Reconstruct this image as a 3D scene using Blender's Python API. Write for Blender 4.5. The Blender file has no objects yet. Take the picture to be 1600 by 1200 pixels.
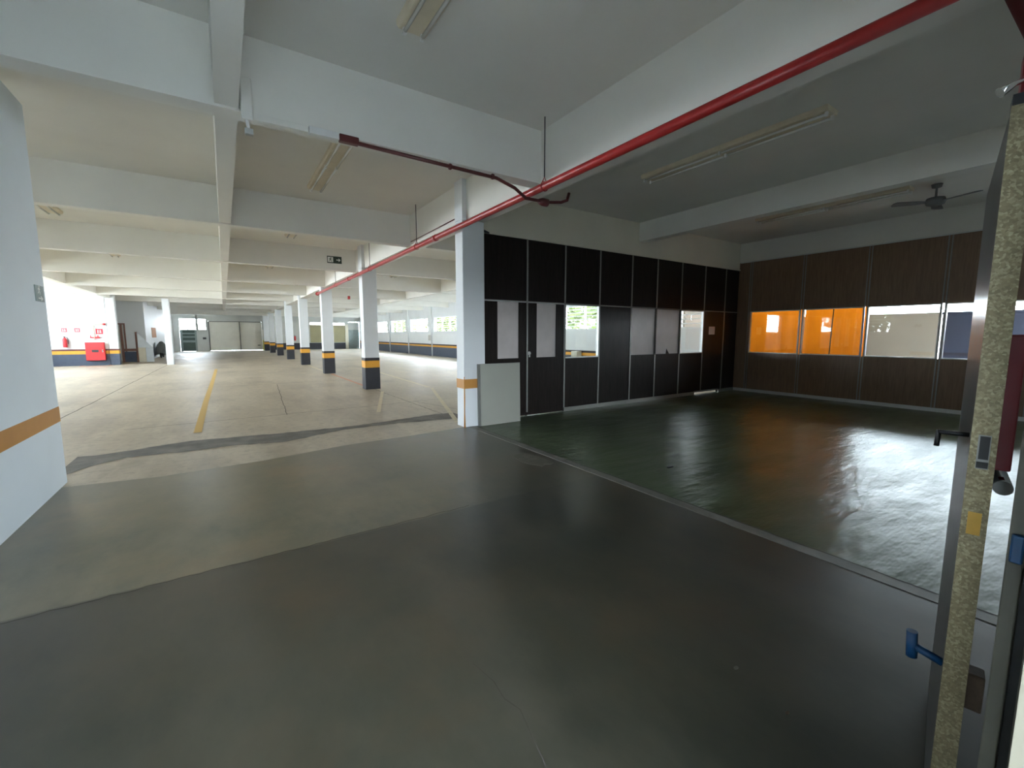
import bpy, math, random
from mathutils import Vector, Matrix
random.seed(7)
S = bpy.context.scene
COL = S.collection
PI = math.pi

# ------------------------------------------------------------------ materials
def nodes_of(name):
    m = bpy.data.materials.new(name); m.use_nodes = True
    nt = m.node_tree; nt.nodes.clear()
    out = nt.nodes.new('ShaderNodeOutputMaterial')
    return m, nt, out
def N(nt, t, **kw):
    n = nt.nodes.new(t)
    for k, v in kw.items(): setattr(n, k, v)
    return n
def L(nt, a, b): nt.links.new(a, b)
def coords(nt, scale=(1, 1, 1), rot=(0, 0, 0)):
    tc = N(nt, 'ShaderNodeTexCoord'); mp = N(nt, 'ShaderNodeMapping')
    mp.inputs['Scale'].default_value = scale; mp.inputs['Rotation'].default_value = rot
    L(nt, tc.outputs['Object'], mp.inputs['Vector']); return mp.outputs['Vector']
def noise(nt, vec, scale, detail=4, rough=0.55):
    n = N(nt, 'ShaderNodeTexNoise'); n.inputs['Scale'].default_value = scale
    n.inputs['Detail'].default_value = detail; n.inputs['Roughness'].default_value = rough
    L(nt, vec, n.inputs['Vector']); return n.outputs['Fac']
def ramp(nt, fac, stops):
    r = N(nt, 'ShaderNodeValToRGB'); L(nt, fac, r.inputs['Fac'])
    e = r.color_ramp.elements
    while len(e) > 1: e.remove(e[-1])
    for i, (p, c) in enumerate(stops):
        x = e[0] if i == 0 else e.new(p)
        x.position = p; x.color = (c[0], c[1], c[2], 1) if hasattr(c, '__len__') else (c, c, c, 1)
    return r.outputs['Color']
def mixc(nt, fac, a, b, mode='MIX'):
    m = N(nt, 'ShaderNodeMix', data_type='RGBA', blend_type=mode)
    I = {q.identifier: q for q in m.inputs}
    for s, v in ((I['Factor_Float'], fac), (I['A_Color'], a), (I['B_Color'], b)):
        if hasattr(v, 'is_linked'): L(nt, v, s)
        elif hasattr(v, '__len__'): s.default_value = (v[0], v[1], v[2], 1)
        else: s.default_value = v
    return [q for q in m.outputs if q.identifier == 'Result_Color'][0]
def bsdf(nt, out, **kw):
    b = N(nt, 'ShaderNodeBsdfPrincipled')
    for k, v in kw.items():
        k = k.replace('_', ' ')
        if hasattr(v, 'is_linked'): L(nt, v, b.inputs[k])
        elif hasattr(v, '__len__'): b.inputs[k].default_value = (v[0], v[1], v[2], 1)
        else: b.inputs[k].default_value = v
    L(nt, b.outputs['BSDF'], out.inputs['Surface']); return b
def bump(nt, b, h, strength, dist=0.01):
    n = N(nt, 'ShaderNodeBump'); n.inputs['Strength'].default_value = strength
    n.inputs['Distance'].default_value = dist
    L(nt, h, n.inputs['Height']); L(nt, n.outputs['Normal'], b.inputs['Normal'])

def mat_plain(name, c, rough=0.5, metal=0.0, var=0.08, scale=6, bmp=0.0, bscale=60, **kw):
    """flat colour with a little procedural wear"""
    m, nt, out = nodes_of(name)
    v = coords(nt)
    f = noise(nt, v, scale, 4)
    lo = tuple(x * (1 - var) for x in c); hi = tuple(min(1, x * (1 + var)) for x in c)
    col = ramp(nt, f, [(0.3, lo), (0.7, hi)])
    b = bsdf(nt, out, Base_Color=col, Roughness=rough, Metallic=metal, **kw)
    if bmp: bump(nt, b, noise(nt, v, bscale, 3), bmp, 0.004)
    return m

M = {}
M['wall'] = mat_plain('white_wall_paint', (0.72, 0.75, 0.765), 0.55, var=0.03, scale=1.3, bmp=0.08)
M['ceil'] = mat_plain('white_ceiling_paint', (0.74, 0.72, 0.66), 0.75, var=0.04, scale=0.9, bmp=0.08)
M['beam'] = mat_plain('white_beam_paint', (0.76, 0.745, 0.69), 0.7, var=0.04, scale=1.1, bmp=0.08)
M['lintel'] = mat_plain('cream_lintel_paint', (0.66, 0.62, 0.50), 0.7, var=0.05, scale=1.1, bmp=0.08)
M['greywall'] = mat_plain('grey_wall_paint', (0.50, 0.51, 0.48), 0.7, var=0.05, scale=1.2)
M['ochre'] = mat_plain('ochre_band_paint', (0.50, 0.235, 0.055), 0.5, var=0.05)
M['amber'] = mat_plain('orange_band_paint', (0.72, 0.34, 0.03), 0.5, var=0.06)
M['blackpaint'] = mat_plain('black_base_paint', (0.022, 0.023, 0.03), 0.5, var=0.15)
M['bluegrey'] = mat_plain('blue_grey_dado_paint', (0.055, 0.075, 0.115), 0.5, var=0.1)
M['red'] = mat_plain('red_pipe_paint', (0.42, 0.028, 0.026), 0.32, var=0.08, scale=9)
M['darkred'] = mat_plain('dark_red_paint', (0.10, 0.018, 0.018), 0.4, var=0.1)
M['alu'] = mat_plain('aluminium_profile', (0.30, 0.30, 0.28), 0.45, metal=0.75, var=0.06)
M['alubright'] = mat_plain('pale_aluminium_profile', (0.62, 0.63, 0.62), 0.4, metal=0.35, var=0.05)
M['tubewhite'] = mat_plain('white_tube_glass', (0.80, 0.80, 0.76), 0.2, var=0.02)
M['housing'] = mat_plain('cream_lamp_housing', (0.66, 0.58, 0.43), 0.45, var=0.06)
M['darkgrey'] = mat_plain('dark_grey_plastic', (0.04, 0.04, 0.042), 0.5, var=0.1)
M['signgreen'] = mat_plain('dark_green_sign_face', (0.018, 0.04, 0.028), 0.4, var=0.05)
M['signwhite'] = mat_plain('white_sign_print', (0.72, 0.74, 0.70), 0.5, var=0.02)
M['board'] = mat_plain('off_white_board_laminate', (0.33, 0.335, 0.29), 0.45, var=0.03, scale=2)
M['paper'] = None
M['chrome'] = mat_plain('chrome', (0.72, 0.72, 0.70), 0.14, metal=1.0, var=0.03)
M['blueplastic'] = mat_plain('blue_plastic', (0.006, 0.055, 0.15), 0.4, var=0.05)
M['black'] = mat_plain('black_metal', (0.012, 0.012, 0.014), 0.35, var=0.1)
M['rust'] = mat_plain('rusty_brown_metal', (0.11, 0.07, 0.045), 0.7, var=0.3, scale=30)
M['sticker'] = mat_plain('amber_sticker', (0.70, 0.40, 0.06), 0.45, var=0.06, scale=20)
M['signred'] = mat_plain('red_sign_print', (0.70, 0.05, 0.07), 0.45, var=0.04)
M['cabred'] = mat_plain('red_cabinet_paint', (0.66, 0.035, 0.04), 0.35, var=0.06)
M['brownwood'] = mat_plain('reddish_brown_timber', (0.20, 0.10, 0.075), 0.6, var=0.15, scale=10)
M['notice'] = mat_plain('tan_notice_board', (0.42, 0.19, 0.075), 0.7, var=0.08)
M['steelblue'] = mat_plain('pale_blue_white_panel', (0.60, 0.66, 0.70), 0.5, var=0.03)
M['gategreen'] = mat_plain('dark_green_gate_paint', (0.045, 0.075, 0.062), 0.5, var=0.12)
M['gatepale'] = mat_plain('grey_green_gate_paint', (0.22, 0.27, 0.26), 0.5, var=0.1)
M['shutter'] = mat_plain('cream_white_shutter', (0.68, 0.66, 0.58), 0.55, var=0.06, scale=1.2)
M['olive'] = mat_plain('olive_wall_paint', (0.33, 0.30, 0.17), 0.6, var=0.06, scale=1.5)
M['yellowpaint'] = mat_plain('yellow_post_paint', (0.62, 0.56, 0.14), 0.5, var=0.1)
M['beigewall'] = mat_plain('beige_render', (0.30, 0.255, 0.20), 0.8, var=0.06, scale=1.4, bmp=0.1)
M['navy'] = mat_plain('navy_shutter_paint', (0.022, 0.027, 0.05), 0.5, var=0.12)
M['yard'] = mat_plain('pale_yard_concrete', (0.46, 0.46, 0.45), 0.8, var=0.1, scale=1.5)
M['armred'] = mat_plain('deep_red_enamel', (0.19, 0.006, 0.012), 0.35, var=0.06)
M['lane'] = mat_plain('grey_lane_paving', (0.10, 0.097, 0.09), 0.85, var=0.15, scale=2)
M['smudge'] = mat_plain('pale_floor_smudge', (0.125, 0.115, 0.09), 0.5, var=0.25, scale=12)
M['reveal'] = mat_plain('cream_reveal_plaster', (0.22, 0.205, 0.155), 0.7, var=0.05)
M['fangrey'] = mat_plain('dull_grey_fan_enamel', (0.13, 0.13, 0.125), 0.5, var=0.08)
M['asphalt'] = mat_plain('dark_asphalt', (0.07, 0.07, 0.07), 0.85, var=0.15, scale=3)
M['street'] = mat_plain('grey_paving', (0.46, 0.42, 0.36), 0.85, var=0.15, scale=2)
M['bark'] = mat_plain('tree_bark', (0.09, 0.065, 0.045), 0.9, var=0.25, scale=14, bmp=0.4, bscale=25)
M['seam'] = mat_plain('dark_floor_joint', (0.075, 0.068, 0.058), 0.8, var=0.2, scale=8)
M['white'] = mat_plain('white_enamel', (0.75, 0.75, 0.73), 0.35, var=0.03)
M['cover'] = mat_plain('dark_grey_cover', (0.10, 0.105, 0.10), 0.8, var=0.2)

def mat_patch():
    m, nt, out = nodes_of('dark_mortar_patch')
    v = coords(nt)
    c = ramp(nt, noise(nt, v, 3.5, 6), [(0.3, (0.10, 0.09, 0.075)), (0.7, (0.22, 0.205, 0.175))])
    b = bsdf(nt, out, Base_Color=c, Roughness=0.75)
    bump(nt, b, noise(nt, v, 40, 4), 0.3)
    return m
M['patch'] = mat_patch()

def mat_line(name, c, wear):
    """worn floor paint: the concrete shows through in patches"""
    m, nt, out = nodes_of(name)
    v = coords(nt)
    w = ramp(nt, noise(nt, v, 7, 6, 0.7), [(wear - 0.08, 0.0), (wear + 0.12, 1.0)])
    col = mixc(nt, w, (0.40, 0.36, 0.30), c)
    bsdf(nt, out, Base_Color=col, Roughness=0.6)
    return m
M['yline'] = mat_line('worn_yellow_floor_paint', (0.62, 0.40, 0.10), 0.30)
M['wline'] = mat_line('worn_cream_floor_paint', (0.66, 0.58, 0.40), 0.38)
M['rline'] = mat_line('worn_red_floor_paint', (0.66, 0.30, 0.18), 0.40)

def mat_garage_floor():
    m, nt, out = nodes_of('garage_concrete')
    v = coords(nt)
    vs = coords(nt, (1.0, 0.28, 1.0), (0, 0, math.radians(57)))
    a = noise(nt, v, 0.35, 6, 0.6)
    s = noise(nt, vs, 1.6, 6, 0.65)
    f = noise(nt, v, 9, 5, 0.7)
    c1 = ramp(nt, a, [(0.38, (0.325, 0.27, 0.195)), (0.62, (0.475, 0.405, 0.305))])
    c2 = mixc(nt, ramp(nt, s, [(0.40, 0.0), (0.62, 0.8)]), c1, (0.58, 0.51, 0.40))
    c3 = mixc(nt, ramp(nt, f, [(0.50, 0.0), (0.66, 0.5)]), c2, (0.25, 0.215, 0.17))
    r = ramp(nt, s, [(0.3, 0.36), (0.7, 0.58)])
    b = bsdf(nt, out, Base_Color=c3, Roughness=r)
    bump(nt, b, noise(nt, vs, 3.0, 5), 0.10, 0.02)
    return m
M['floor_g'] = mat_garage_floor()

def mat_hall_floor(name, k, spec):
    # the slab beyond the crack was cast from paler concrete, its fade towards the columns paints in the black partition's dark reflection
    m, nt, out = nodes_of(name)
    T = lambda c: tuple(x * q for x, q in zip(c, k))
    v = coords(nt)
    vs = coords(nt, (1.0, 0.45, 1.0), (0, 0, math.radians(50)))
    a = noise(nt, v, 0.55, 7, 0.68); s = noise(nt, vs, 1.3, 6, 0.7); f = noise(nt, v, 45, 3, 0.6)
    c1 = ramp(nt, a, [(0.36, T((0.036, 0.040, 0.031))), (0.5, T((0.060, 0.056, 0.039))), (0.64, T((0.092, 0.068, 0.042)))])
    c2 = mixc(nt, ramp(nt, s, [(0.45, 0.0), (0.68, 0.55)]), c1, T((0.120, 0.106, 0.078)))
    c3 = mixc(nt, ramp(nt, f, [(0.74, 0.0), (0.80, 0.35)]), c2, T((0.08, 0.07, 0.055)))
    r = ramp(nt, s, [(0.35, 0.28), (0.65, 0.36)])
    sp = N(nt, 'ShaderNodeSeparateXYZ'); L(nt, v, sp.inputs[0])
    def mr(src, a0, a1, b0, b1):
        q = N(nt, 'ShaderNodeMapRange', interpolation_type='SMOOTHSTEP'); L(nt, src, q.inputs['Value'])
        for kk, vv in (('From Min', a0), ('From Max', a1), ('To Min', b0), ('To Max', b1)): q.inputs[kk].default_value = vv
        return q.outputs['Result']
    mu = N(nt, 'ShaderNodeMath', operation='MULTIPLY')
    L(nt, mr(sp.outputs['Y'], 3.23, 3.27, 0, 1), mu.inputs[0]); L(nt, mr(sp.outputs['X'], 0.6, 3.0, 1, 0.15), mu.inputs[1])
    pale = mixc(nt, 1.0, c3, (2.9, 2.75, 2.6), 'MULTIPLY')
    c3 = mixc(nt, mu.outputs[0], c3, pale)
    b = bsdf(nt, out, Base_Color=c3, Roughness=r, Specular_IOR_Level=spec)
    bump(nt, b, noise(nt, vs, 2.2, 3), 0.10, 0.02)
    return m
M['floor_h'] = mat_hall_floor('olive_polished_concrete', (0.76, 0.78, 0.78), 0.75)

def mat_green_floor():
    m, nt, out = nodes_of('glossy_green_floor_paint')
    v = coords(nt)
    vs = coords(nt, (0.5, 1.6, 1.0), (0, 0, math.radians(-18)))
    a = noise(nt, v, 0.9, 5, 0.6); s = noise(nt, vs, 2.4, 4, 0.55)
    c1 = ramp(nt, a, [(0.36, (0.046, 0.072, 0.034)), (0.64, (0.088, 0.118, 0.064))])
    r = ramp(nt, s, [(0.35, 0.28), (0.65, 0.34)])
    b = bsdf(nt, out, Base_Color=c1, Roughness=r, Specular_IOR_Level=0.4)
    bump(nt, b, s, 0.8, 0.03)
    return m
M['floor_r'] = mat_green_floor()
M['kerb'] = mat_plain('worn_joint_concrete', (0.17, 0.165, 0.145), 0.55, var=0.2, scale=5)

def mat_panel(name, lo, hi, rough, spec=0.4):
    m, nt, out = nodes_of(name)
    v = coords(nt, (7, 7, 0.6))
    f = noise(nt, v, 5, 5, 0.6)
    c = ramp(nt, f, [(0.3, lo), (0.7, hi)])
    b = bsdf(nt, out, Base_Color=c, Roughness=rough, Specular_IOR_Level=spec)
    bump(nt, b, f, 0.03, 0.003)
    return m
M['blackpanel'] = mat_panel('near_black_wood_laminate', (0.010, 0.007, 0.006), (0.020, 0.014, 0.012), 0.42, 0.18)
M['brownpanel'] = mat_panel('dark_brown_wood_laminate', (0.180, 0.110, 0.066), (0.250, 0.157, 0.098), 0.38)

def mat_galv():
    m, nt, out = nodes_of('galvanised_zinc_spangle')
    v = coords(nt)
    vo = N(nt, 'ShaderNodeTexVoronoi'); vo.inputs['Scale'].default_value = 190; L(nt, v, vo.inputs['Vector'])
    bw = N(nt, 'ShaderNodeRGBToBW'); L(nt, vo.outputs['Color'], bw.inputs['Color'])
    c = ramp(nt, bw.outputs['Val'], [(0.15, (0.215, 0.175, 0.098)), (0.55, (0.285, 0.238, 0.135)), (0.92, (0.46, 0.40, 0.25))])
    c = mixc(nt, ramp(nt, noise(nt, v, 6, 5), [(0.4, 0.0), (0.8, 0.6)]), c, (0.20, 0.165, 0.10))
    b = bsdf(nt, out, Base_Color=c, Roughness=0.42, Metallic=0.45)
    bump(nt, b, bw.outputs['Val'], 0.15, 0.002)
    return m
M['galv'] = mat_galv()
M['doorsteel'] = mat_plain('grey_painted_steel', (0.10, 0.103, 0.102), 0.30, metal=0.3, var=0.1, scale=5)
M['jamb'] = mat_plain('grey_olive_jamb_paint', (0.10, 0.095, 0.072), 0.5, var=0.12, scale=12)

def mat_glass():
    m, nt, out = nodes_of('window_glass')
    fr = N(nt, 'ShaderNodeFresnel'); ge = N(nt, 'ShaderNodeNewGeometry'); mr = N(nt, 'ShaderNodeMapRange')
    mr.inputs['To Min'].default_value = 1.5; mr.inputs['To Max'].default_value = 1 / 1.5
    L(nt, ge.outputs['Backfacing'], mr.inputs['Value']); L(nt, mr.outputs['Result'], fr.inputs['IOR'])
    t = N(nt, 'ShaderNodeBsdfTransparent'); t.inputs['Color'].default_value = (0.93, 0.95, 0.94, 1)
    g = N(nt, 'ShaderNodeBsdfGlossy'); g.inputs['Roughness'].default_value = 0.02
    mx = N(nt, 'ShaderNodeMixShader')
    L(nt, fr.outputs['Fac'], mx.inputs['Fac']); L(nt, t.outputs[0], mx.inputs[1]); L(nt, g.outputs[0], mx.inputs[2])
    L(nt, mx.outputs[0], out.inputs['Surface'])
    return m
M['glass'] = mat_glass()

def mat_sheet(name, c, trans, rough=0.6, var=0.08, scale=3, wr=0.0):
    """thin cloth or paper that lets some light through"""
    m, nt, out = nodes_of(name)
    v = coords(nt)
    col = ramp(nt, noise(nt, v, scale, 5), [(0.3, tuple(x * (1 - var) for x in c)), (0.7, tuple(min(1, x * (1 + var)) for x in c))])
    b = N(nt, 'ShaderNodeBsdfPrincipled'); b.inputs['Roughness'].default_value = rough
    t = N(nt, 'ShaderNodeBsdfTranslucent'); mx = N(nt, 'ShaderNodeMixShader'); mx.inputs['Fac'].default_value = trans
    L(nt, col, b.inputs['Base Color']); L(nt, col, t.inputs['Color'])
    L(nt, b.outputs[0], mx.inputs[1]); L(nt, t.outputs[0], mx.inputs[2]); L(nt, mx.outputs[0], out.inputs['Surface'])
    if wr: bump(nt, b, noise(nt, v, 4, 3), wr, 0.02)
    return m
M['paper'] = mat_sheet('pale_grey_window_paper', (0.60, 0.55, 0.53), 0.15, 0.45)
M['paperwhite'] = mat_sheet('white_paper', (0.74, 0.70, 0.66), 0.10, 0.6)
M['tarp'] = mat_sheet('orange_tarpaulin', (0.50, 0.135, 0.005), 0.55, 0.4, wr=0.2)
M['nearwall'] = mat_plain('pale_blue_white_wall_paint', (0.70, 0.77, 0.82), 0.5, var=0.03, scale=1.3, bmp=0.08)
M['leaf'] = mat_sheet('leaf_green', (0.060, 0.075, 0.012), 0.35, 0.5, var=0.35, scale=2)

# ------------------------------------------------------------------ mesh building
class MB:
    def __init__(s): s.v, s.f, s.sm = [], [], []
    def add(s, vs, fs, smooth=False, mat=None):
        b = len(s.v)
        for p in vs:
            p = Vector(p)
            s.v.append(mat @ p if mat else p)
        for f in fs: s.f.append(tuple(b + i for i in f)); s.sm.append(smooth)
        return s
    def box(s, x0, x1, y0, y1, z0, z1, mat=None):
        x0, x1 = min(x0, x1), max(x0, x1); y0, y1 = min(y0, y1), max(y0, y1); z0, z1 = min(z0, z1), max(z0, z1)
        vs = [(x, y, z) for z in (z0, z1) for y in (y0, y1) for x in (x0, x1)]
        return s.add(vs, [(0, 2, 3, 1), (4, 5, 7, 6), (0, 1, 5, 4), (2, 6, 7, 3), (0, 4, 6, 2), (1, 3, 7, 5)], False, mat)
    def prism(s, poly, z0, z1, mat=None, smooth=False):
        n = len(poly)
        a = sum(poly[i][0] * poly[(i + 1) % n][1] - poly[(i + 1) % n][0] * poly[i][1] for i in range(n))
        if a < 0: poly = poly[::-1]
        vs = [(x, y, z0) for x, y in poly] + [(x, y, z1) for x, y in poly]
        s.add(vs, [tuple(range(n))[::-1], tuple(range(n, 2 * n))], False, mat)
        b = len(s.v) - 2 * n
        for i in range(n):
            j = (i + 1) % n
            s.f.append((b + i, b + j, b + n + j, b + n + i)); s.sm.append(smooth)
        return s
    def tube(s, pts, r, seg=14, caps=True):
        pts = [Vector(p) for p in pts]; n = len(pts); b = len(s.v)
        rr = r if hasattr(r, '__len__') else [r] * n
        prev = None
        for i, p in enumerate(pts):
            d = (pts[min(i + 1, n - 1)] - pts[max(i - 1, 0)]).normalized()
            u = d.cross(Vector((0, 0, 1)))
            if u.length < 1e-3: u = d.cross(Vector((0, 1, 0)))
            u.normalize()
            if prev is not None:
                u = prev - d * prev.dot(d)
                u.normalize()
            prev = u; w = d.cross(u)
            for k in range(seg):
                a = 2 * PI * k / seg
                s.v.append(p + (u * math.cos(a) + w * math.sin(a)) * rr[i])
        for i in range(n - 1):
            for k in range(seg):
                q = (k + 1) % seg
                s.f.append((b + i * seg + k, b + i * seg + q, b + (i + 1) * seg + q, b + (i + 1) * seg + k)); s.sm.append(True)
        if caps:
            s.f.append(tuple(b + k for k in range(seg))[::-1]); s.sm.append(False)
            s.f.append(tuple(b + (n - 1) * seg + k for k in range(seg))); s.sm.append(False)
        return s
    def lathe(s, prof, c=(0, 0, 0), seg=20, axis='Z'):
        b = len(s.v); n = len(prof)
        for r, z in prof:
            for k in range(seg):
                a = 2 * PI * k / seg
                p = Vector((r * math.cos(a), r * math.sin(a), z))
                if axis == 'X': p = Vector((p.z, p.x, p.y))
                if axis == 'Y': p = Vector((p.x, p.z, p.y))
                s.v.append(p + Vector(c))
        for i in range(n - 1):
            for k in range(seg):
                q = (k + 1) % seg
                f = (b + i * seg + k, b + i * seg + q, b + (i + 1) * seg + q, b + (i + 1) * seg + k)
                s.f.append(f[::-1] if axis == 'Y' else f); s.sm.append(True)
        s.f.append(tuple(b + k for k in range(seg))[::-1]); s.sm.append(False)
        s.f.append(tuple(b + (n - 1) * seg + k for k in range(seg))); s.sm.append(False)
        return s
    def build(s, name, mat, parent=None, bevel=0, loc=None, **props):
        me = bpy.data.meshes.new(name); me.from_pydata([tuple(p) for p in s.v], [], s.f)
        for p, q in zip(me.polygons, s.sm): p.use_smooth = q
        me.materials.append(M[mat]); me.update()
        o = bpy.data.objects.new(name, me); COL.objects.link(o)
        if parent: o.parent = parent
        if loc: o.location = loc
        if bevel:
            bv = o.modifiers.new('soft_edge', 'BEVEL'); bv.width = bevel; bv.segments = 2; bv.limit_method = 'ANGLE'
        for k, v in props.items(): o[k] = v
        return o
def box(*a): return MB().box(*a)
def struct(mb, name, mat, label, cat, parent=None, bevel=0, group=None):
    o = mb.build(name, mat, parent, bevel)
    o['kind'] = 'structure'; o['label'] = label; o['category'] = cat
    if group: o['group'] = group
    return o
def tag(o, label, cat, group=None, kind='thing'):
    o['label'] = label; o['category'] = cat; o['kind'] = kind
    if group: o['group'] = group
    return o
def thing(name, label, cat, loc=(0, 0, 0), group=None, kind='thing', rz=0):
    o = bpy.data.objects.new(name, None); COL.objects.link(o); o.location = loc
    o.rotation_euler = (0, 0, rz); o.empty_display_size = 0.1
    return tag(o, label, cat, group, kind)
def copy_tree(o, parent=None):
    c = o.copy(); COL.objects.link(c)
    if parent: c.parent = parent
    for ch in list(o.children): copy_tree(ch, c)
    return c
def ribbon(pts, widths, z=0.002, h=0.002):
    """flat strip on the floor along a polyline"""
    mb = MB(); P = [Vector((p[0], p[1], 0)) for p in pts]; n = len(P); top = []
    for i in range(n):
        d = (P[min(i + 1, n - 1)] - P[max(i - 1, 0)]).normalized(); u = Vector((-d.y, d.x, 0))
        w = widths[i] if hasattr(widths, '__len__') else widths
        top += [P[i] + u * w / 2 + Vector((0, 0, z)), P[i] - u * w / 2 + Vector((0, 0, z))]
    mb.add(top, [(2 * i, 2 * i + 1, 2 * i + 3, 2 * i + 2) for i in range(n - 1)])
    return mb
def jitter_line(a, b, n, amp):
    return [(a[0] + (b[0] - a[0]) * i / n + random.uniform(-amp, amp), a[1] + (b[1] - a[1]) * i / n + random.uniform(-amp, amp)) for i in range(n + 1)]

# ------------------------------------------------------------------ the setting
CZ = 3.87                      # ceiling height
XL, XR = -8.5, 12.4            # outer side walls of the garage
YF = 49.0                      # far wall
XB, YB = 11.53, 6.47           # brown partition, black partition
LW = -1.43                     # face of the near white wall

fg = struct(MB().prism([(XL, 6.12), (-1.4, 5.9), (-0.66, 5.79), (0.3, 5.86), (1.3, 6.08), (2.22, 6.12), (3.08, 6.22), (3.4, 6.3), (3.4, 6.5), (XR + 0.2, 6.5), (XR + 0.2, YF + 0.2), (XL, YF + 0.2)], -0.2, 0.0),
            'floor_garage', 'floor_g', 'worn beige concrete floor of the bright parking area', 'floor')
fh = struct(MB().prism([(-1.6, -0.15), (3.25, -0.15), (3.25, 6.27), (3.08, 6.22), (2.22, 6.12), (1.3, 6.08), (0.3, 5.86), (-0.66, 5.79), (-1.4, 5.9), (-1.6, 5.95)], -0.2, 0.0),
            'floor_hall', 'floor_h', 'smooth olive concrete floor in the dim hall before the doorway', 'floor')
fr_ = struct(box(3.36, XB + 0.07, -0.15, 6.5, -0.2, 0.0), 'floor_room', 'floor_r', 'glossy dark green painted floor inside the panelled room', 'floor')
fk = struct(MB().prism([(3.25, -0.15), (3.36, -0.15), (3.36, 6.3), (3.25, 6.27)], -0.2, 0.003), 'trim_floor_joint', 'kerb', 'worn pale concrete joint strip between hall floor and green floor', 'floor joint')
ribbon(jitter_line((3.365, 0.1), (3.365, 6.1), 60, 0.006), 0.012, 0.004).build('joint_groove', 'seam', fk)

# floor joints, cracks, patches and paint belong to their floor
ribbon(jitter_line((-1.42, 3.22), (1.72, 3.27), 60, 0.010), 0.008).build('floor_crack', 'seam', fh)
ribbon([(0.86, 1.62), (0.885, 1.48), (0.875, 1.38), (0.90, 1.30), (0.88, 1.22), (0.865, 1.16), (0.85, 1.08), (0.80, 0.98), (0.79, 0.80), (0.74, 0.6)], [0.003, 0.004, 0.006, 0.004, 0.005, 0.004, 0.006, 0.005, 0.006, 0.004]).build('floor_crack', 'seam', fh)
up = [(-1.80, 7.36), (-1.42, 7.25), (-1.04, 7.36), (-0.54, 7.53), (0.15, 7.44), (0.73, 7.36), (1.57, 7.31), (2.22, 7.38), (3.26, 7.57), (3.80, 7.45)]
lo = [(-1.60, 6.20), (-1.43, 6.55), (-1.33, 6.74), (-1.08, 6.92), (-0.77, 6.89), (-0.44, 6.85), (-0.02, 6.89), (0.66, 6.73), (1.52, 7.11), (2.44, 7.1), (3.3, 6.94), (3.80, 6.95)]
def interp(pl, x):
    for (x0, y0), (x1, y1) in zip(pl, pl[1:]):
        if x0 <= x <= x1: return y0 + (y1 - y0) * (x - x0) / (x1 - x0)
    return pl[0][1] if x < pl[0][0] else pl[-1][1]
xs = [-1.6 + 5.2 * i / 60 for i in range(61)]
mb = MB()
mb.add([p for x in xs for p in ((x, interp(up, x) + random.uniform(-.02, .02), 0.003), (x, interp(lo, x) + random.uniform(-.02, .02), 0.003))],
       [(2 * i, 2 * i + 1, 2 * i + 3, 2 * i + 2) for i in range(60)])
mb.build('mortar_patch', 'patch', fg)
for a, b, w in (((-2.55, 8.9), (-2.43, 28.5), 0.02), ((-1.4, 9.0), (3.3, 9.25), 0.016), ((3.3, 9.3), (12.2, 9.4), 0.016), ((-2.4, 15.0), (3.3, 15.1), 0.02), ((0.9, 9.05), (1.25, 14.8), 0.012), ((-8.3, 21.0), (12.2, 21.0), 0.02), ((3.38, 6.9), (3.38, 12.0), 0.014), ((4.1, 6.8), (3.5, 9.3), 0.012)):
    ribbon(jitter_line(a, b, 40, 0.012), w).build('floor_joint', 'seam', fg)
ribbon([(-0.43, 8.12), (-0.43, 12), (-0.40, 16), (-0.37, 22.9)], 0.105, 0.004).build('parking_line', 'yline', fg, label='worn yellow parking line')
ribbon([(2.42, 8.37), (3.42, 11.4)], 0.075, 0.004).build('parking_line', 'wline', fg, label='faded cream parking line')
ribbon([(3.26, 6.63), (4.82, 11.4)], 0.085, 0.004).build('parking_line', 'wline', fg, label='faded cream parking line')
ribbon([(3.36, 12.5), (3.36, 17.6)], 0.10, 0.004).build('parking_line', 'rline', fg, label='worn orange line')
ribbon([(3.36, 18.4), (3.36, 23.6)], 0.10, 0.004).build('parking_line', 'wline', fg)
ribbon([(4.82, 11.6), (5.1, 17.3)], 0.10, 0.004).build('parking_line', 'wline', fg)
mb = MB()
for a, b in (((-5.75, 28.98), (-5.75, 28.1)), ((-5.75, 28.1), (-4.75, 28.1)), ((-4.75, 28.1), (-4.75, 28.98))):
    mb.add(*[(q.v, q.f) for q in [ribbon([a, b], 0.12, 0.004)]][0])
mb.build('hydrant_floor_marking', 'rline', fg, label='red painted box under the hose cabinet')

struct(box(XL - 0.2, XR + 0.2, -0.15, YF + 0.2, CZ, CZ + 0.25), 'ceiling', 'ceil', 'white painted concrete ceiling slab over hall and parking area', 'ceiling')

# beams
struct(box(3.25, 3.56, -0.15, YF, 3.275, CZ), 'ceiling_beam_long', 'beam', 'long white concrete beam above the banded columns and red pipe', 'beam')
struct(box(0.05, 0.21, -0.15, 40.0, 3.30, CZ), 'ceiling_beam_narrow', 'beam', 'narrow white ceiling rib crossing the wide beams above the parking line', 'beam')
struct(box(7.9, 8.08, YB + 0.15, 44.0, 3.32, CZ), 'ceiling_beam_narrow', 'beam', 'narrow white ceiling rib between the banded columns and louvre windows', 'beam')
struct(box(-4.72, -4.56, YB, 29.0, 3.30, CZ), 'ceiling_beam_narrow', 'beam', 'narrow white ceiling rib ending above the red hose cabinet wall', 'beam')
BY = [4.29, 8.62, 12.98, 17.45, 21.85, 26.25, 30.65, 35.05, 39.45, 43.9]
nth = ['nearest', 'second nearest', 'third nearest', 'fourth nearest', 'fifth nearest', 'sixth nearest', 'seventh nearest', 'third farthest', 'second farthest', 'farthest']
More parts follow.
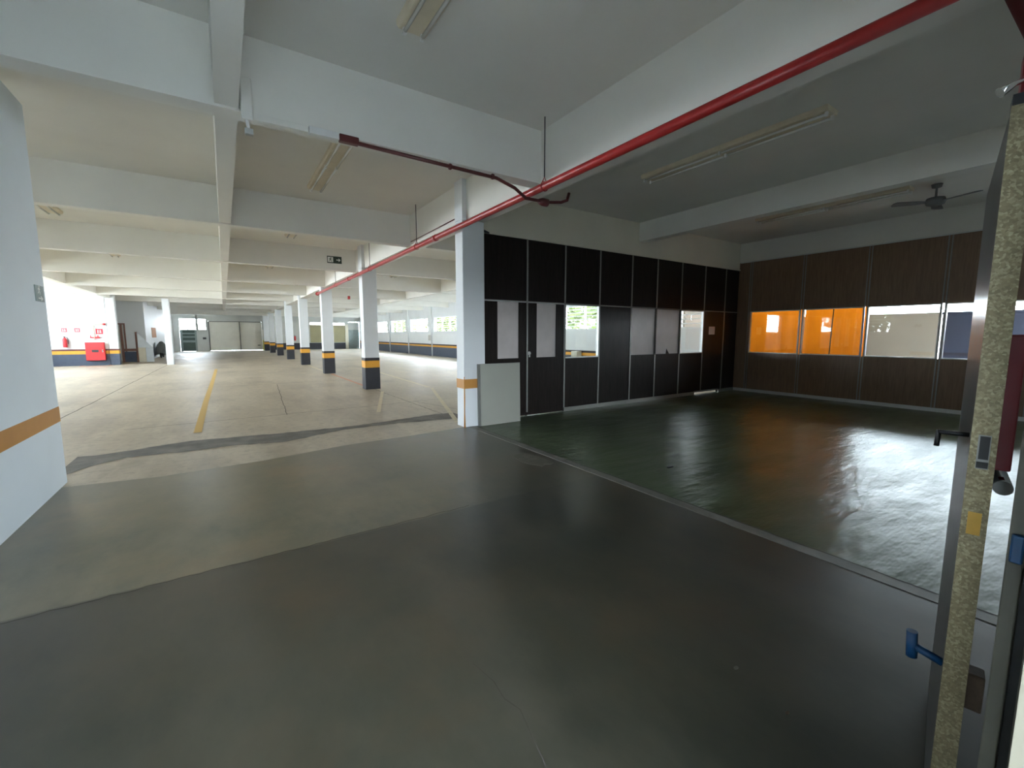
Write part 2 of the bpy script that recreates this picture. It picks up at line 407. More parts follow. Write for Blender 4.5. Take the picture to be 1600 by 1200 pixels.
for y, w in zip(BY, nth):
    x0 = LW - 0.1 if y < 6 else XL
    x1 = 3.25 if y < 6 else XR
    struct(box(x0, x1, y, y + 0.19, 3.28 if y < 40 else 3.15, CZ), 'ceiling_beam_cross', 'beam', 'white concrete cross beam, %s of the row under the ceiling' % w, 'beam')
struct(box(3.56, XB + 0.1, YB - 0.005, YB + 0.15, 3.21, CZ), 'ceiling_beam_lintel', 'lintel', 'cream lintel beam above the black panelled partition', 'beam')
struct(box(7.55, 7.75, 0.05, YB - 0.005, 3.48, CZ), 'ceiling_beam_room', 'beam', 'white ceiling beam across the middle of the panelled room', 'beam')
struct(box(XB - 0.005, XB + 0.15, -0.15, YB - 0.005, 3.39, CZ), 'ceiling_beam_edge', 'beam', 'white edge beam above the brown panelled wall', 'beam')

# near white wall with the ochre band
wl = struct(box(LW - 0.25, LW, 0.05, 6.09, 0, 3.62), 'wall_left', 'nearwall', 'near bluish white wall with one ochre stripe and small exit sign', 'wall')
struct(box(LW - 0.252, LW + 0.004, 0.05, 6.094, 0.635, 0.785), 'trim_1', 'ochre', 'ochre stripe painted along the near white wall', 'stripe')
# store and doorway walls, then an unseen lobby added to light the hall
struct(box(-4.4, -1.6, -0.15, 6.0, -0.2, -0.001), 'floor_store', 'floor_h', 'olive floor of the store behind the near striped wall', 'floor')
struct(box(-4.4, -4.2, -0.15, 6.085, 0, CZ), 'wall_store_west', 'wall', 'white wall of the store behind the near striped wall', 'wall')
struct(box(-4.2, -0.95, -0.15, 0.05, 0, CZ), 'wall_doorway_west', 'wall', 'white wall beside the doorway facing the near white wall', 'wall')
struct(box(0.95, XB + 0.07, -0.15, 0.05, 0, CZ), 'wall_doorway_east', 'wall', 'white wall end beside the grey door jamb', 'wall')
struct(box(-0.95, 0.95, -0.15, 0.05, 2.35, CZ), 'wall_doorway_head', 'wall', 'white wall above the doorway', 'wall')
struct(box(-4.3, 3.2, -4.2, -0.15, -0.2, 0.0), 'floor_added_lobby', 'yard', 'pale floor of the unseen lobby added behind the doorway', 'floor')
struct(box(-30, 45, -40, -4.4, -0.25, -0.02), 'ground_entrance', 'lane', 'grey paving outside the added lobby window', 'ground')
struct(box(-4.3, 3.2, -4.2, -0.15, 3.0, 3.2), 'ceiling_added_lobby', 'ceil', 'white ceiling of the unseen lobby added behind the doorway', 'ceiling')
struct(box(-4.5, -4.3, -4.2, -0.15, 0, 3.0), 'wall_added_lobby_west', 'wall', 'white side wall of the unseen lobby added behind the doorway', 'wall')
struct(box(3.2, 3.4, -4.2, -0.15, 0, 3.0), 'wall_added_lobby_east', 'wall', 'white far side wall of the unseen lobby added behind the doorway', 'wall')
LWX = (-4.1, 2.6, 0.3, 2.0)  # window of the added lobby, sized to light the near column and hall
mb = MB(); mb.box(-4.5, LWX[0], -4.4, -4.2, 0, 3.0); mb.box(LWX[1], 3.4, -4.4, -4.2, 0, 3.0)
mb.box(LWX[0], LWX[1], -4.4, -4.2, 0, LWX[2]); mb.box(LWX[0], LWX[1], -4.4, -4.2, LWX[3], 3.0)
struct(mb, 'wall_added_lobby_back', 'wall', 'white back wall of the added lobby with one window to light the hall', 'wall')

# ---------------- black panelled partition
VX = [3.60, 4.61, 5.5, 6.42, 7.37, 8.2, 9.09, 10.02, 10.92, XB]
RZ, SZ, TZ = 2.09, 1.045, 3.21
mb = MB()
y0, y1 = YB, YB + 0.05
for i in range(9):
    a, b = VX[i], VX[i + 1]
    mb.box(a, b, y0, y1, RZ, TZ)
    if i in (0, 1): continue
    mb.box(a, b, y0, y1, 0.09 if i in (6, 7) else 0.0, SZ)
    if i in (3, 7, 8): mb.box(a, b, y0, y1, SZ, RZ)
mb.box(VX[6], 9.75, y0, y1, 0.0, 0.09); mb.box(10.80, 10.92, y0, y1, 0.0, 0.09)
struct(mb, 'wall_partition_black', 'blackpanel', 'black wood panelled partition with clear and papered windows', 'partition wall')
mb = MB()
for i, x in enumerate(VX[1:-1]):
    mb.box(x - 0.016, x + 0.016, y0 - 0.012, y0, 0.07, TZ)
mb.box(VX[0], XB - 0.01, y0 - 0.012, y0, RZ - 0.012, RZ + 0.012)
struct(mb, 'trim_2', 'alu', 'thin aluminium strips between the black panels', 'trim')
mb = MB(); mb.box(VX[2], 9.75, y0 - 0.02, y1 + 0.01, 0.0, 0.075); mb.box(9.75, 10.80, y0 - 0.02, y1 + 0.01, 0.058, 0.09); mb.box(10.80, XB - 0.02, y0 - 0.02, y1 + 0.01, 0.0, 0.075)
struct(mb, 'baseboard_1', 'alu', 'aluminium base rail under the black partition', 'base rail')
struct(box(3.575, XB, y0 - 0.03, y1, TZ - 0.03, TZ), 'trim_3', 'lintel', 'thin cream head strip above the black panels', 'trim')

def window_unit(name, axis, c, a, b, z0, z1, label, frame_mat='alubright', fw=0.022, pane='glass', t=0.05, midrail=None):
    """framed pane; axis 'Y' = wall plane at y=c spanning x a..b, 'X' = plane at x=c spanning y a..b"""
    w = thing(name, label, 'window', kind='structure')
    def bb(m, u0, u1, d0, d1, q0, q1):
        return m.box(u0, u1, c + d0, c + d1, q0, q1) if axis == 'Y' else m.box(c + d0, c + d1, u0, u1, q0, q1)
    m = MB()
    bb(m, a, a + fw, -0.012, t, z0, z1); bb(m, b - fw, b, -0.012, t, z0, z1)
    bb(m, a + fw, b - fw, -0.012, t, z0, z0 + fw); bb(m, a + fw, b - fw, -0.012, t, z1 - fw, z1)
    m.build('frame', frame_mat, w)
    m = MB(); bb(m, a + fw, b - fw, t * 0.45, t * 0.55, z0 + fw, z1 - fw)
    m.build('pane', pane, w)
    return w
window_unit('window_1', 'Y', YB, 5.5, 6.42, SZ, RZ, 'clear window in the black partition beside the papered double doors')
w2 = window_unit('window_2', 'Y', YB, 7.37, 8.2, SZ, RZ, 'papered window in the black partition, farther from the partition corner', pane='paper', frame_mat='blackpanel', fw=0.012)
w3 = window_unit('window_3', 'Y', YB, 8.2, 9.09, SZ, RZ, 'papered window with a torn lower edge beside the small clear window', pane='paper', frame_mat='blackpanel', fw=0.012)
MB().add([(8.62, YB + 0.018, SZ + 0.012), (8.74, YB + 0.018, SZ + 0.012), (8.64, YB + 0.018, SZ + 0.13), (8.62, YB + 0.022, SZ + 0.012), (8.74, YB + 0.022, SZ + 0.012), (8.64, YB + 0.022, SZ + 0.13)],
         [(0, 1, 2), (5, 4, 3), (0, 3, 4, 1), (1, 4, 5, 2), (2, 5, 3, 0)]).build('torn_corner', 'blackpanel', w3, label='dark tear in the paper')
window_unit('window_4', 'Y', YB, 9.09, 10.02, SZ, RZ, 'clear window in the black partition beside the small pale notice')

def part_door(name, a, b, pa, pb, label):
    d = thing(name, label, 'door', kind='structure')
    m = MB()
    m.box(a + .004, pa, y0, y1, 0.012, RZ - .014); m.box(pb, b - .004, y0, y1, 0.012, RZ - .014)
    m.box(pa, pb, y0, y1, 0.012, 1.08); m.box(pa, pb, y0, y1, 2.07, RZ - .014)
    m.build('door_leaf', 'blackpanel', d)
    box(pa, pb, y0 + .016, y0 + .03, 1.08, 2.07).build('papered_pane', 'paper', d, label='vision pane covered with pale paper')
    return d
part_door('door_1', 3.6, 4.595, 3.98, 4.43, 'black door with a papered pane, partly behind the leaning white board')
d2 = part_door('door_2', 4.625, 5.485, 4.83, 5.29, 'black door with a papered pane and round lock beside the clear window')
box(4.597, 4.623, y0 + .005, y1, 0.0, RZ - 0.012).build('meeting_stile', 'blackpanel', d2)
MB().lathe([(0.0, -0.022), (0.022, -0.022), (0.024, -0.008), (0.034, -0.006), (0.034, 0.0)], (4.66, YB, 1.16), axis='Y').build('door_lock', 'white', d2, label='round pale lock')
box(4.645, 4.675, YB - 0.016, YB, 1.09, 1.13).build('lock_plate', 'chrome', d2)

# ---------------- brown panelled wall with the window band
VY = [YB, 6.14, 4.9, 3.65, 2.44, 1.25, 0.05]
mb = MB()
mb.box(XB, XB + 0.05, VY[1], YB, 0, 3.39)
for a, b in zip(VY[1:], VY[2:]):
    mb.box(XB, XB + 0.05, b, a, 0, 1.03); mb.box(XB, XB + 0.05, b, a, 2.10, 3.39)
struct(mb, 'wall_partition_brown', 'brownpanel', 'dark brown wood panelled wall with a band of windows', 'partition wall')
mb = MB()
for y in VY[1:-1]:
    for q in (-0.035, 0.015): mb.box(XB - 0.012, XB, y + q, y + q + 0.02, 0.07, 3.37)
struct(mb, 'trim_4', 'alu', 'paired aluminium strips between the brown panels', 'trim')
struct(box(XB - 0.02, XB, 0.05, YB, 0.0, 0.075), 'baseboard_2', 'alubright', 'pale base rail under the brown panelled wall', 'base rail')
struct(box(XB - 0.025, XB, 0.05, YB - 0.03, 3.365, 3.39), 'trim_5', 'alubright', 'thin pale head strip above the brown panels', 'trim')
wl_lab = ['window over the orange tarpaulin nearest the dark corner', 'window over the orange tarpaulin with a seam, beside the pale yard view', 'window showing the beige yard wall and bright sky strip', 'window showing the navy shutter, next to the open fire door', 'window at the doorway end of the brown wall behind the fire door']
for i in range(5):
    window_unit(['window_5', 'window_6', 'window_7', 'window_8', 'window_24'][i], 'X', XB, VY[i + 2] + 0.03, VY[i + 1] - 0.03, 1.03, 2.10, wl_lab[i], t=0.05)
# ---------------- right outer wall with louvre windows
WY = [(6.75, 9.9), (10.95, 14.65), (15.7, 19.35), (20.4, 24.05), (25.1, 28.7), (29.8, 33.4), (34.5, 38.1), (39.2, 42.8), (43.9, 47.5)]
mb = MB()
mb.box(XR, XR + 0.2, 6.5, YF, 0, 1.72); mb.box(XR, XR + 0.2, 6.5, YF, 2.70, CZ)
e = 6.5
for a, b in WY: mb.box(XR, XR + 0.2, e, a, 1.72, 2.70); e = b
mb.box(XR, XR + 0.2, e, YF, 1.72, 2.70)
for a, b in zip([w[1] for w in WY], [w[0] for w in WY[1:]]):
    mb.box(XR - 0.10, XR, a + 0.3, b - 0.3, 0, CZ)
struct(mb, 'wall_right', 'wall', 'long white outer wall with louvre windows and blue grey dado', 'wall')
struct(box(XR - 0.006, XR, 6.6, YF, 0.0, 0.64), 'trim_7', 'bluegrey', 'blue grey dado along the louvre window wall', 'dado')
struct(box(XR - 0.008, XR, 6.6, YF, 0.64, 0.76), 'trim_8', 'amber', 'orange stripe along the louvre window wall', 'stripe')
struct(box(XR - 0.010, XR, 6.6, YF, 0.76, 0.85), 'trim_9', 'blackpaint', 'black stripe above the orange stripe on the louvre window wall', 'stripe')
mb = MB()
for a, b in zip([w[1] for w in WY], [w[0] for w in WY[1:]]): mb.box(XR - 0.106, XR - 0.10, a + 0.3, b - 0.3, 0, 0.64)
struct(mb, 'trim_10', 'bluegrey', 'blue grey dado on the piers between louvre windows', 'dado')
for nm, mt_, z0, z1, dsc in (('trim_18', 'amber', 0.64, 0.76, 'orange'), ('trim_19', 'blackpaint', 0.76, 0.85, 'black')):
    mb = MB()
    for a, b in zip([w[1] for w in WY], [w[0] for w in WY[1:]]): mb.box(XR - 0.106, XR - 0.10, a + 0.3, b - 0.3, z0, z1)
    struct(mb, nm, mt_, dsc + ' stripe on the piers between louvre windows', 'stripe')
def louvre(name, axis, c, a, b, z0, z1, label, n=7, mull=2, mat='white', th=0.035):
    w = thing(name, label, 'window', kind='structure')
    def bb(m, u0, u1, d0, d1, q0, q1):
        return m.box(u0, u1, c + d0, c + d1, q0, q1) if axis == 'Y' else m.box(c + d0, c + d1, u0, u1, q0, q1)
    m = MB()
    bb(m, a, a + .04, .05, .15, z0, z1); bb(m, b - .04, b, .05, .15, z0, z1)
    bb(m, a + .04, b - .04, .05, .15, z0, z0 + .03); bb(m, a + .04, b - .04, .05, .15, z1 - .03, z1)
    for k in range(1, mull + 1):
        u = a + (b - a) * k / (mull + 1); bb(m, u - .015, u + .015, .05, .15, z0 + .03, z1 - .03)
    m.build('frame', mat, w)
    m = MB()
    for k in range(1, n):
        q = z0 + (z1 - z0) * k / n; bb(m, a + .04, b - .04, .07, .13, q - th / 2, q + th / 2)
    m.build('louvre_slats', mat, w)
    return w
wn = ['nearest the black partition', 'second from the black partition', 'third from the black partition', 'fourth from the black partition', 'fifth from the black partition', 'sixth from the black partition', 'seventh from the black partition', 'second from the far wall', 'nearest the far wall']
for i, (a, b) in enumerate(WY):
    louvre('window_%d' % (9 + i), 'X', XR, a, b, 1.72, 2.70, 'louvre window of the outer wall, %s' % wn[i])

# ---------------- left outer wall, open to daylight
LY = [(8.8, 14.2), (14.8, 21.0), (21.6, 27.8)]
mb = MB(); mb.box(XL - 0.2, XL, 5.9, 29.0, 0, 1.65); mb.box(XL - 0.2, XL, 5.9, 29.0, 2.9, CZ)
e = 5.9
for a, b in LY: mb.box(XL - 0.2, XL, e, a, 1.65, 2.9); e = b
mb.box(XL - 0.2, XL, e, 29.0, 1.65, 2.9)
struct(mb, 'wall_left_outer', 'wall', 'white outer wall with wide openings behind the near white wall', 'wall')
for i, (a, b) in enumerate(LY):
    louvre('window_%d' % (18 + i), 'X', XL - 0.2, a, b, 1.65, 2.9, 'wide barred opening of the outer wall, %s from the near wall' % ['first', 'second', 'third'][i], n=7, mull=3)
struct(box(XL, LW - 0.25, 5.9, 6.085, 0, CZ), 'wall_left_return', 'wall', 'white return wall behind the near striped wall', 'wall')

# ---------------- hose cabinet wall and the recess beside it
HY = 29.0
struct(box(XL - 0.2, -4.80, HY, HY + 0.2, 0, CZ), 'wall_hose_cabinet', 'wall', 'bright white wall carrying the red hose cabinet and fire signs', 'wall')
struct(box(XL, -4.80, HY - 0.012, HY, 0.0, 0.56), 'trim_11', 'bluegrey', 'blue grey dado on the hose cabinet wall', 'dado')
struct(box(XL, -4.80, HY - 0.016, HY, 0.56, 0.72), 'trim_12', 'amber', 'orange stripe on the hose cabinet wall', 'stripe')
struct(box(XL, -4.80, HY - 0.02, HY, 0.72, 0.80), 'trim_13', 'darkred', 'dark line above the orange stripe on the hose cabinet wall', 'stripe')
struct(box(XL - 0.2, XL, 29.2, 33.2, 0, CZ), 'wall_recess_left', 'greywall', 'grey outer wall behind the hose cabinet wall', 'wall')
struct(box(XL, -3.8, 33.0, 33.2, 0, CZ), 'wall_recess_back', 'wall', 'pale wall with the brown doorway behind the hose cabinet wall', 'wall')
struct(box(-4.0, -3.8, 33.2, YF, 0, CZ), 'wall_recess_side', 'wall', 'pale wall with the tan notice running to the far gate', 'wall')
# ---------------- far wall
mb = MB()
segs = [(-4.0, -3.30, 0, CZ), (-2.06, -1.94, 0, CZ), (-1.94, -1.14, 0, 1.95), (-1.30, -1.14, 1.95, CZ), (-3.30, -1.30, 2.95, CZ), (-1.14, 3.12, 2.74, CZ), (3.12, 7.45, 0, CZ), (7.45, 10.9, 0, 2.50), (7.45, 10.9, 2.76, CZ), (10.9, XR + .2, 2.85, CZ), (10.9, 11.25, 0, 2.85)]
for a, b, q, r in segs: mb.box(a, b, YF, YF + 0.2, q, r)
struct(mb, 'wall_far', 'greywall', 'grey far wall of the parking area with gates and openings', 'wall')
struct(box(7.45, 10.9, YF - 0.02, YF, 0.70, 2.50), 'trim_14', 'olive', 'olive painted panel of the far wall behind the columns', 'wall panel')
struct(box(3.62, 11.25, YF - 0.025, YF - 0.02 + 0.02, 0.0, 0.66), 'trim_15', 'blackpaint', 'black dado under the olive far wall panel', 'dado')
louvre('window_21', 'Y', YF, -3.30, -2.06, 1.95, 2.95, 'bright louvre window above the dark green far gate', n=6, mull=1)
louvre('window_22', 'Y', YF, -1.94, -1.30, 1.95, 2.95, 'narrow bright louvre window beside the far white shutter', n=6, mull=0)
louvre('window_23', 'Y', YF, 7.45, 10.9, 2.50, 2.76, 'long bright slot above the olive far wall', n=2, mull=3)
sh = thing('sliding_gate', 'wide cream sliding gate in the far wall with dark posts', 'gate', (0.99, YF, 0))
def off(mb, v):
    for i in range(len(mb.v)): mb.v[i] = mb.v[i] - Vector(v)
    return mb
mb = MB()
mb.box(-1.12, 3.118, YF + 0.05, YF + 0.08, 0.03, 2.70)
for k in range(3):
    mb.box(-1.12, 3.10, YF + 0.03, YF + 0.05, 0.12 + k * 0.86, 0.12 + k * 0.86 + 0.84)
off(mb, (0.99, YF, 0)).build('gate_panel', 'shutter', sh, bevel=0.01)
for x in (-1.12, 1.30):
    off(box(x - 0.03, x + 0.03, YF - 0.03, YF + 0.02, 0, 2.72), (0.99, YF, 0)).build('gate_post', 'darkgrey', sh)
off(box(-1.12, 3.10, YF - 0.02, YF + 0.08, 2.70, 2.74), (0.99, YF, 0)).build('gate_rail', 'darkgrey', sh)
off(box(2.7, 2.95, YF + 0.02, YF + 0.03, 0.45, 0.52), (0.99, YF, 0)).build('gate_handle', 'darkgrey', sh)
gg = thing('entrance_gate', 'dark green barred gate below the bright louvre window', 'gate', (-2.68, YF, 0))
off(box(-3.1, -2.2, YF + 0.05, YF + 0.09, 0.02, 0.80), (-2.68, YF, 0)).build('lower_panel', 'gategreen', gg)
off(box(-3.1, -2.2, YF + 0.081, YF + 0.10, 0.80, 1.92), (-2.68, YF, 0)).build('back_sheet', 'gategreen', gg)
for k, (z0, z1, m) in enumerate(((0.80, 1.0, 'gatepale'), (1.05, 1.2, 'gategreen'), (1.24, 1.36, 'gatepale'), (1.40, 1.52, 'gategreen'), (1.56, 1.66, 'gatepale'), (1.70, 1.92, 'gategreen'))):
    off(box(-3.1, -2.2, YF + 0.05, YF + 0.08, z0, z1), (-2.68, YF, 0)).build('gate_bar', m, gg)
mb = MB(); mb.box(-3.28, -3.1, YF + 0.01, YF + 0.1, 0, 1.94); mb.box(-2.2, -2.06, YF + 0.01, YF + 0.1, 0, 1.94); mb.box(-3.1, -2.2, YF + .01, YF + .1, 1.92, 1.95)
off(mb, (-2.68, YF, 0)).build('gate_frame', 'gatepale', gg)
tag(box(-1.62, -1.36, YF - 0.10, YF - 0.001, 1.08, 1.26).build('meter_box', 'darkgrey', bevel=0.01), 'small dark box on the far wall between gate and shutter', 'box')
pp = thing('bollard_panel', 'yellow and white panel at the end of the cream sliding gate', 'post', (3.33, YF - 0.1, 0))
box(-0.20, 0.20, -0.06, 0.06, 0, 1.0).build('lower_panel', 'yellowpaint', pp, bevel=0.01, label='yellow lower panel')
box(-0.20, 0.20, -0.05, 0.05, 1.0, 2.0).build('upper_panel', 'shutter', pp, bevel=0.01)
dg = thing('side_gate', 'dark grey double gate at the far end beside the louvre wall', 'gate', (11.8, YF, 0))
off(box(11.26, 11.79, YF + 0.04, YF + 0.08, 0.02, 2.0), (11.8, YF, 0)).build('gate_leaf', 'gatepale', dg)
off(box(11.81, 12.36, YF + 0.04, YF + 0.08, 0.02, 2.0), (11.8, YF, 0)).build('gate_leaf', 'gatepale', dg)
off(box(11.255, 12.395, YF + 0.10, YF + 0.12, 0.0, 2.84), (11.8, YF, 0)).build('back_sheet', 'gatepale', dg)
off(box(11.26, 12.36, YF + 0.03, YF + 0.09, 2.02, 2.84), (11.8, YF, 0)).build('gate_transom', 'greywall', dg)
struct(box(10.9, 11.2, YF - 0.12, YF, 0.0, 2.6), 'trim_16', 'lintel', 'cream pier beside the olive far wall panel', 'pier')

# ------------------------------------------------------------------ columns
def column(x0, x1, y0_, y1_, bands, label, top=CZ, group='banded columns in the row'):
    cx, cy = (x0 + x1) / 2, (y0_ + y1_) / 2
    c = thing('concrete_column', label, 'column', (cx, cy, 0), group)
    hx, hy = (x1 - x0) / 2, (y1_ - y0_) / 2
    if top == CZ and x0 > 3:
        box(-hx, hx, -hy, hy, 0, 3.272).build('shaft', 'wall', c, bevel=0.012)
        box(-hx, 3.247 - cx, -hy, hy, 3.272, top).build('upper_pilaster', 'wall', c)
    else: box(-hx, hx, -hy, hy, 0, top).build('shaft', 'wall', c, bevel=0.012)
    for nm, m, z0, z1, e in bands:
        off(box(-hx - e, hx + e, -hy - e, hy + e, z0, z1), (0, 0, 0)).build(nm, m, c)
    return c
std = [('base_band', 'blackpaint', 0, 0.60, 0.004), ('orange_band', 'amber', 0.60, 0.79, 0.005), ('dark_band', 'blackpaint', 0.79, 0.87, 0.004)]
c1 = column(3.17, 3.56, 6.18, 6.44, [('orange_band', 'ochre', 0.635, 0.785, 0.004)], 'white column with one ochre band, the leaning board at its side', group=None)
# chipped strip on the near corner of that column
mb = MB(); mb.tube([(-0.195, -0.134, 0.0), (-0.196, -0.134, 0.25), (-0.193, -0.134, 0.5), (-0.196, -0.134, 0.83)], [0.016, 0.009, 0.011, 0.006], 8)
mb.build('chipped_corner', 'ochre', c1, label='bare ochre chip along the corner')
proto = None
ords = ['second', 'third', 'fourth', 'fifth', 'sixth', 'seventh', 'eighth']
for i in range(7):
    y = 6.18 + 5.87 * (i + 1)
    lab = 'white column with orange and black bands, %s from the black partition in its row' % ords[i]
    if proto is None:
        proto = column(3.17, 3.56, y, y + 0.34, std, lab); o = proto
        y_c = y + 0.17
    else:
        o = copy_tree(proto); o['label'] = lab
        o.location = (proto.location.x, y + 0.17, 0)
column(-2.46, -2.18, 27.6, 27.9, [], 'slim plain white column before the dim recess with the tan notice', 3.28, None)
column(-4.78, -4.43, HY - 0.02, HY + 0.33, [('base_band', 'bluegrey', 0, 0.56, 0.004), ('orange_band', 'amber', 0.56, 0.72, 0.005), ('dark_band', 'darkred', 0.72, 0.80, 0.004)], 'white corner column right next to the red hose cabinet', CZ, None)
c_end = column(3.45, 3.80, YF - 0.75, YF - 0.4, [('base_band', 'blackpaint', 0, 0.6, 0.004), ('orange_band', 'ochre', 0.60, 0.79, 0.005)], 'far column end beside the yellow panel of the sliding gate', 3.27, None)

# ------------------------------------------------------------------ pipes
fp = thing('fire_pipe', 'long red fire pipe hung beside the beam over the columns', 'pipe', (3.08, 0, 0))
zp = lambda y: 3.165 - 0.0062 * y
MB().tube([(0, y, zp(y)) for y in (-0.1, 4, 8, 13, 18.1)], 0.043, 18).build('pipe', 'red', fp)
for y in (7.0, 13.1): MB().tube([(0, y - 0.05, zp(y)), (0, y + 0.05, zp(y))], 0.052, 18).build('coupling', 'red', fp)
for y in (0.35, 4.0, 7.85, 10.95, 14.85): 
    h = MB().tube([(0, y, zp(y) + 0.10), (0, y, CZ)], 0.007, 8).build('hanger_rod', 'darkgrey', fp)
    m = MB()
    m.tube([(0.05 * math.cos(a), y, zp(y) + 0.05 * math.sin(a)) for a in [PI * 2 * k / 20 for k in range(21)]], 0.005, 6)
    m.tube([(-0.035, y, zp(y) + 0.035), (0, y, zp(y) + 0.10), (0.035, y, zp(y) + 0.035)], 0.005, 6)
    m.build('hanger_ring', 'red', fp)
MB().lathe([(0.0, -0.03), (0.07, -0.03), (0.07, 0.02), (0.05, 0.04)], (0, 18.1, zp(18.1)), axis='Y').build('end_flange', 'red', fp)

bp = thing('branch_pipe', 'thin dark red pipe fixed under the nearest cross beam', 'pipe', (1.03, 4.36, 3.2))
bpp = lambda *P: [(x - 1.03, y - 4.36, z - 3.2) for x, y, z in P]
MB().tube(bpp((1.12, 4.27, 3.24), (2.2, 4.27, 3.225), (2.62, 4.27, 3.22), (2.85, 4.25, 3.15), (3.0, 4.24, 3.06), (3.3, 4.22, 3.06), (3.50, 4.22, 3.09), (3.60, 4.22, 3.13), (3.63, 4.22, 3.22)), 0.018, 12).build('pipe', 'darkred', bp)
box(-0.06, 0.11, -0.115, -0.055, 0.02, 0.085).build('junction_box', 'darkred', bp, bevel=0.008)
for x in (2.05, 2.56): MB().tube(bpp((x, 4.27, 3.225), (x + .02, 4.27, 3.225)), 0.03, 12).build('pipe_clamp', 'darkred', bp)
MB().lathe([(0.0, -0.07), (0.03, -0.07), (0.045, -0.02), (0.045, 0.05), (0.02, 0.07)], (2.22, -0.13, -0.145), axis='X').build('union', 'darkred', bp)
cd = thing('cable_duct', 'white cable duct under the nearest cross beam beside the dark red pipe', 'cable duct', (0.6, 4.3, 3.25))
box(0.12, 0.365, -0.07, -0.012, -0.03, 0.03).build('duct_box', 'white', cd, bevel=0.004)
box(-0.30, 0.115, -0.05, -0.012, -0.02, 0.03).build('duct_strip', 'beam', cd, bevel=0.004)
cl_ = thing('conduit_bracket', 'white conduit end hanging where the narrow rib meets the nearest beam', 'bracket', (0.25, 4.2, 3.3))
box(-0.025, 0.055, 0.0, 0.085, -0.10, 0.22).build('conduit_cover', 'beam', cl_, bevel=0.01)
MB().tube([(0.0, 0.03, -0.02), (0.02, 0.02, -0.17)], 0.012, 10).build('conduit', 'white', cl_)
box(-0.01, 0.05, 0.0, 0.05, -0.21, -0.165).build('conduit_tip', 'greywall', cl_, bevel=0.005)
tag(MB().tube([(3.235, 6.46, 3.36), (3.235, 8.55, 3.345)], 0.008, 8).build('thin_conduit', 'darkred'), 'thin dark conduit along the beam face beyond the ochre banded column', 'conduit')
tag(MB().tube([(3.6, 6.43, 3.235), (3.72, 6.43, 3.20), (3.80, 6.44, 3.19)], [0.018, 0.022, 0.014], 10).build('cable_clip', 'darkgrey'), 'dark cable stub at the top corner of the black partition', 'cable')
tp = MB()
tp.tube([(3.135, 0.575, 3.20), (4.4, 0.575, 3.20), (6.2, 0.575, 3.20)], 0.05, 16)
tag(tp.build('side_pipe', 'darkred'), 'dark red pipe overhead above the open fire door', 'pipe')
# second pipe run and sprinkler bits deep in the garage
rp = thing('sprinkler_pipe', 'small red pipe stub between the third and fourth banded columns', 'pipe', (4.3, 18.4, 2.98))
MB().tube([(0, 0, 0), (0, 0, CZ - 2.98)], 0.012, 8).build('riser', 'beam', rp)
MB().lathe([(0.0, -0.06), (0.05, -0.06), (0.05, 0.06), (0.02, 0.07)], (0, 0, 0)).build('cap', 'red', rp)

# ------------------------------------------------------------------ fluorescent lights
def make_light():
    t = thing('fluorescent_light', 'x', 'ceiling light')
    m = MB()
    Lh = 1.21
    prof = [(-0.125, 0.0), (0.125, 0.0), (0.122, -0.035), (0.105, -0.055), (-0.105, -0.055), (-0.122, -0.035)]
    vs = [(x, -Lh, z) for x, z in prof] + [(x, Lh, z) for x, z in prof]
    n = len(prof)
    m.add(vs, [tuple(range(n)), tuple(range(n, 2 * n))[::-1]] + [(i, n + i, n + (i + 1) % n, (i + 1) % n) for i in range(n)])
    m.build('housing', 'housing', t, bevel=0.004)
    for x in (-0.07, 0.07):
        for s in (-1, 1):
            MB().tube([(x, s * 0.03, -0.080), (x, s * 1.17, -0.080)], 0.014, 12).build('tube', 'tubewhite', t)
        for y in (-1.18, 0.0, 1.18):
            box(x - 0.013, x + 0.013, y - 0.013, y + 0.013, -0.10, -0.055).build('lamp_socket', 'white', t)
    return t
lproto = make_light()
lights = [(1.36, 2.25, 'twin tube light on the ceiling before the nearest cross beam'),
          (1.38, 6.62, 'twin tube light just beyond the nearest cross beam'),
          (1.47, 10.62, 'twin tube light just beyond the second cross beam, above the parking lanes'),
          (1.47, 16.35, 'twin tube light just beyond the exit sign beam'),
          (-2.57, 10.85, 'twin tube light beside the near white wall beyond the second cross beam'),
          (-2.53, 16.7, 'twin tube light in the bay of the hose cabinet wall beyond the third beam'),
          (5.8, 16.65, 'twin tube light between the banded columns and louvre windows'),
          (5.47, 3.38, 'twin tube light on the ceiling of the panelled room beside the red pipe'),
          (9.38, 3.72, 'twin tube light on the panelled room ceiling beside the fan')]
for i, (x, y, lab) in enumerate(lights):
    o = lproto if i == 0 else copy_tree(lproto)
    o.location = (x, y, CZ); o['label'] = lab; o['group'] = 'twin tube ceiling lights'
t_dirt = None

# ceiling fan
fan = thing('ceiling_fan', 'dark ceiling fan on the panelled room ceiling near the brown wall', 'fan', (9.58, 2.26, CZ))
MB().lathe([(0.0, 0.0), (0.07, 0.0), (0.06, -0.05), (0.015, -0.06), (0.015, -0.20), (0.03, -0.21)]).build('down_rod', 'fangrey', fan)
MB().lathe([(0.03, -0.19), (0.11, -0.21), (0.13, -0.26), (0.11, -0.31), (0.05, -0.33), (0.0, -0.335)]).build('motor_hub', 'fangrey', fan)
for k in range(3):
    a = math.radians(130 + 120 * k)
    mt = Matrix.Rotation(a, 4, 'Z') @ Matrix.Translation((0, 0, -0.27)) @ Matrix.Rotation(math.radians(9), 4, 'X')
    m = MB(); m.prism([(0.10, -0.03), (0.24, -0.065), (0.54, -0.075), (0.57, -0.04), (0.57, 0.04), (0.54, 0.075), (0.24, 0.065), (0.10, 0.03)], -0.004, 0.004, mt)
    m.build('blade', 'fangrey', fan)

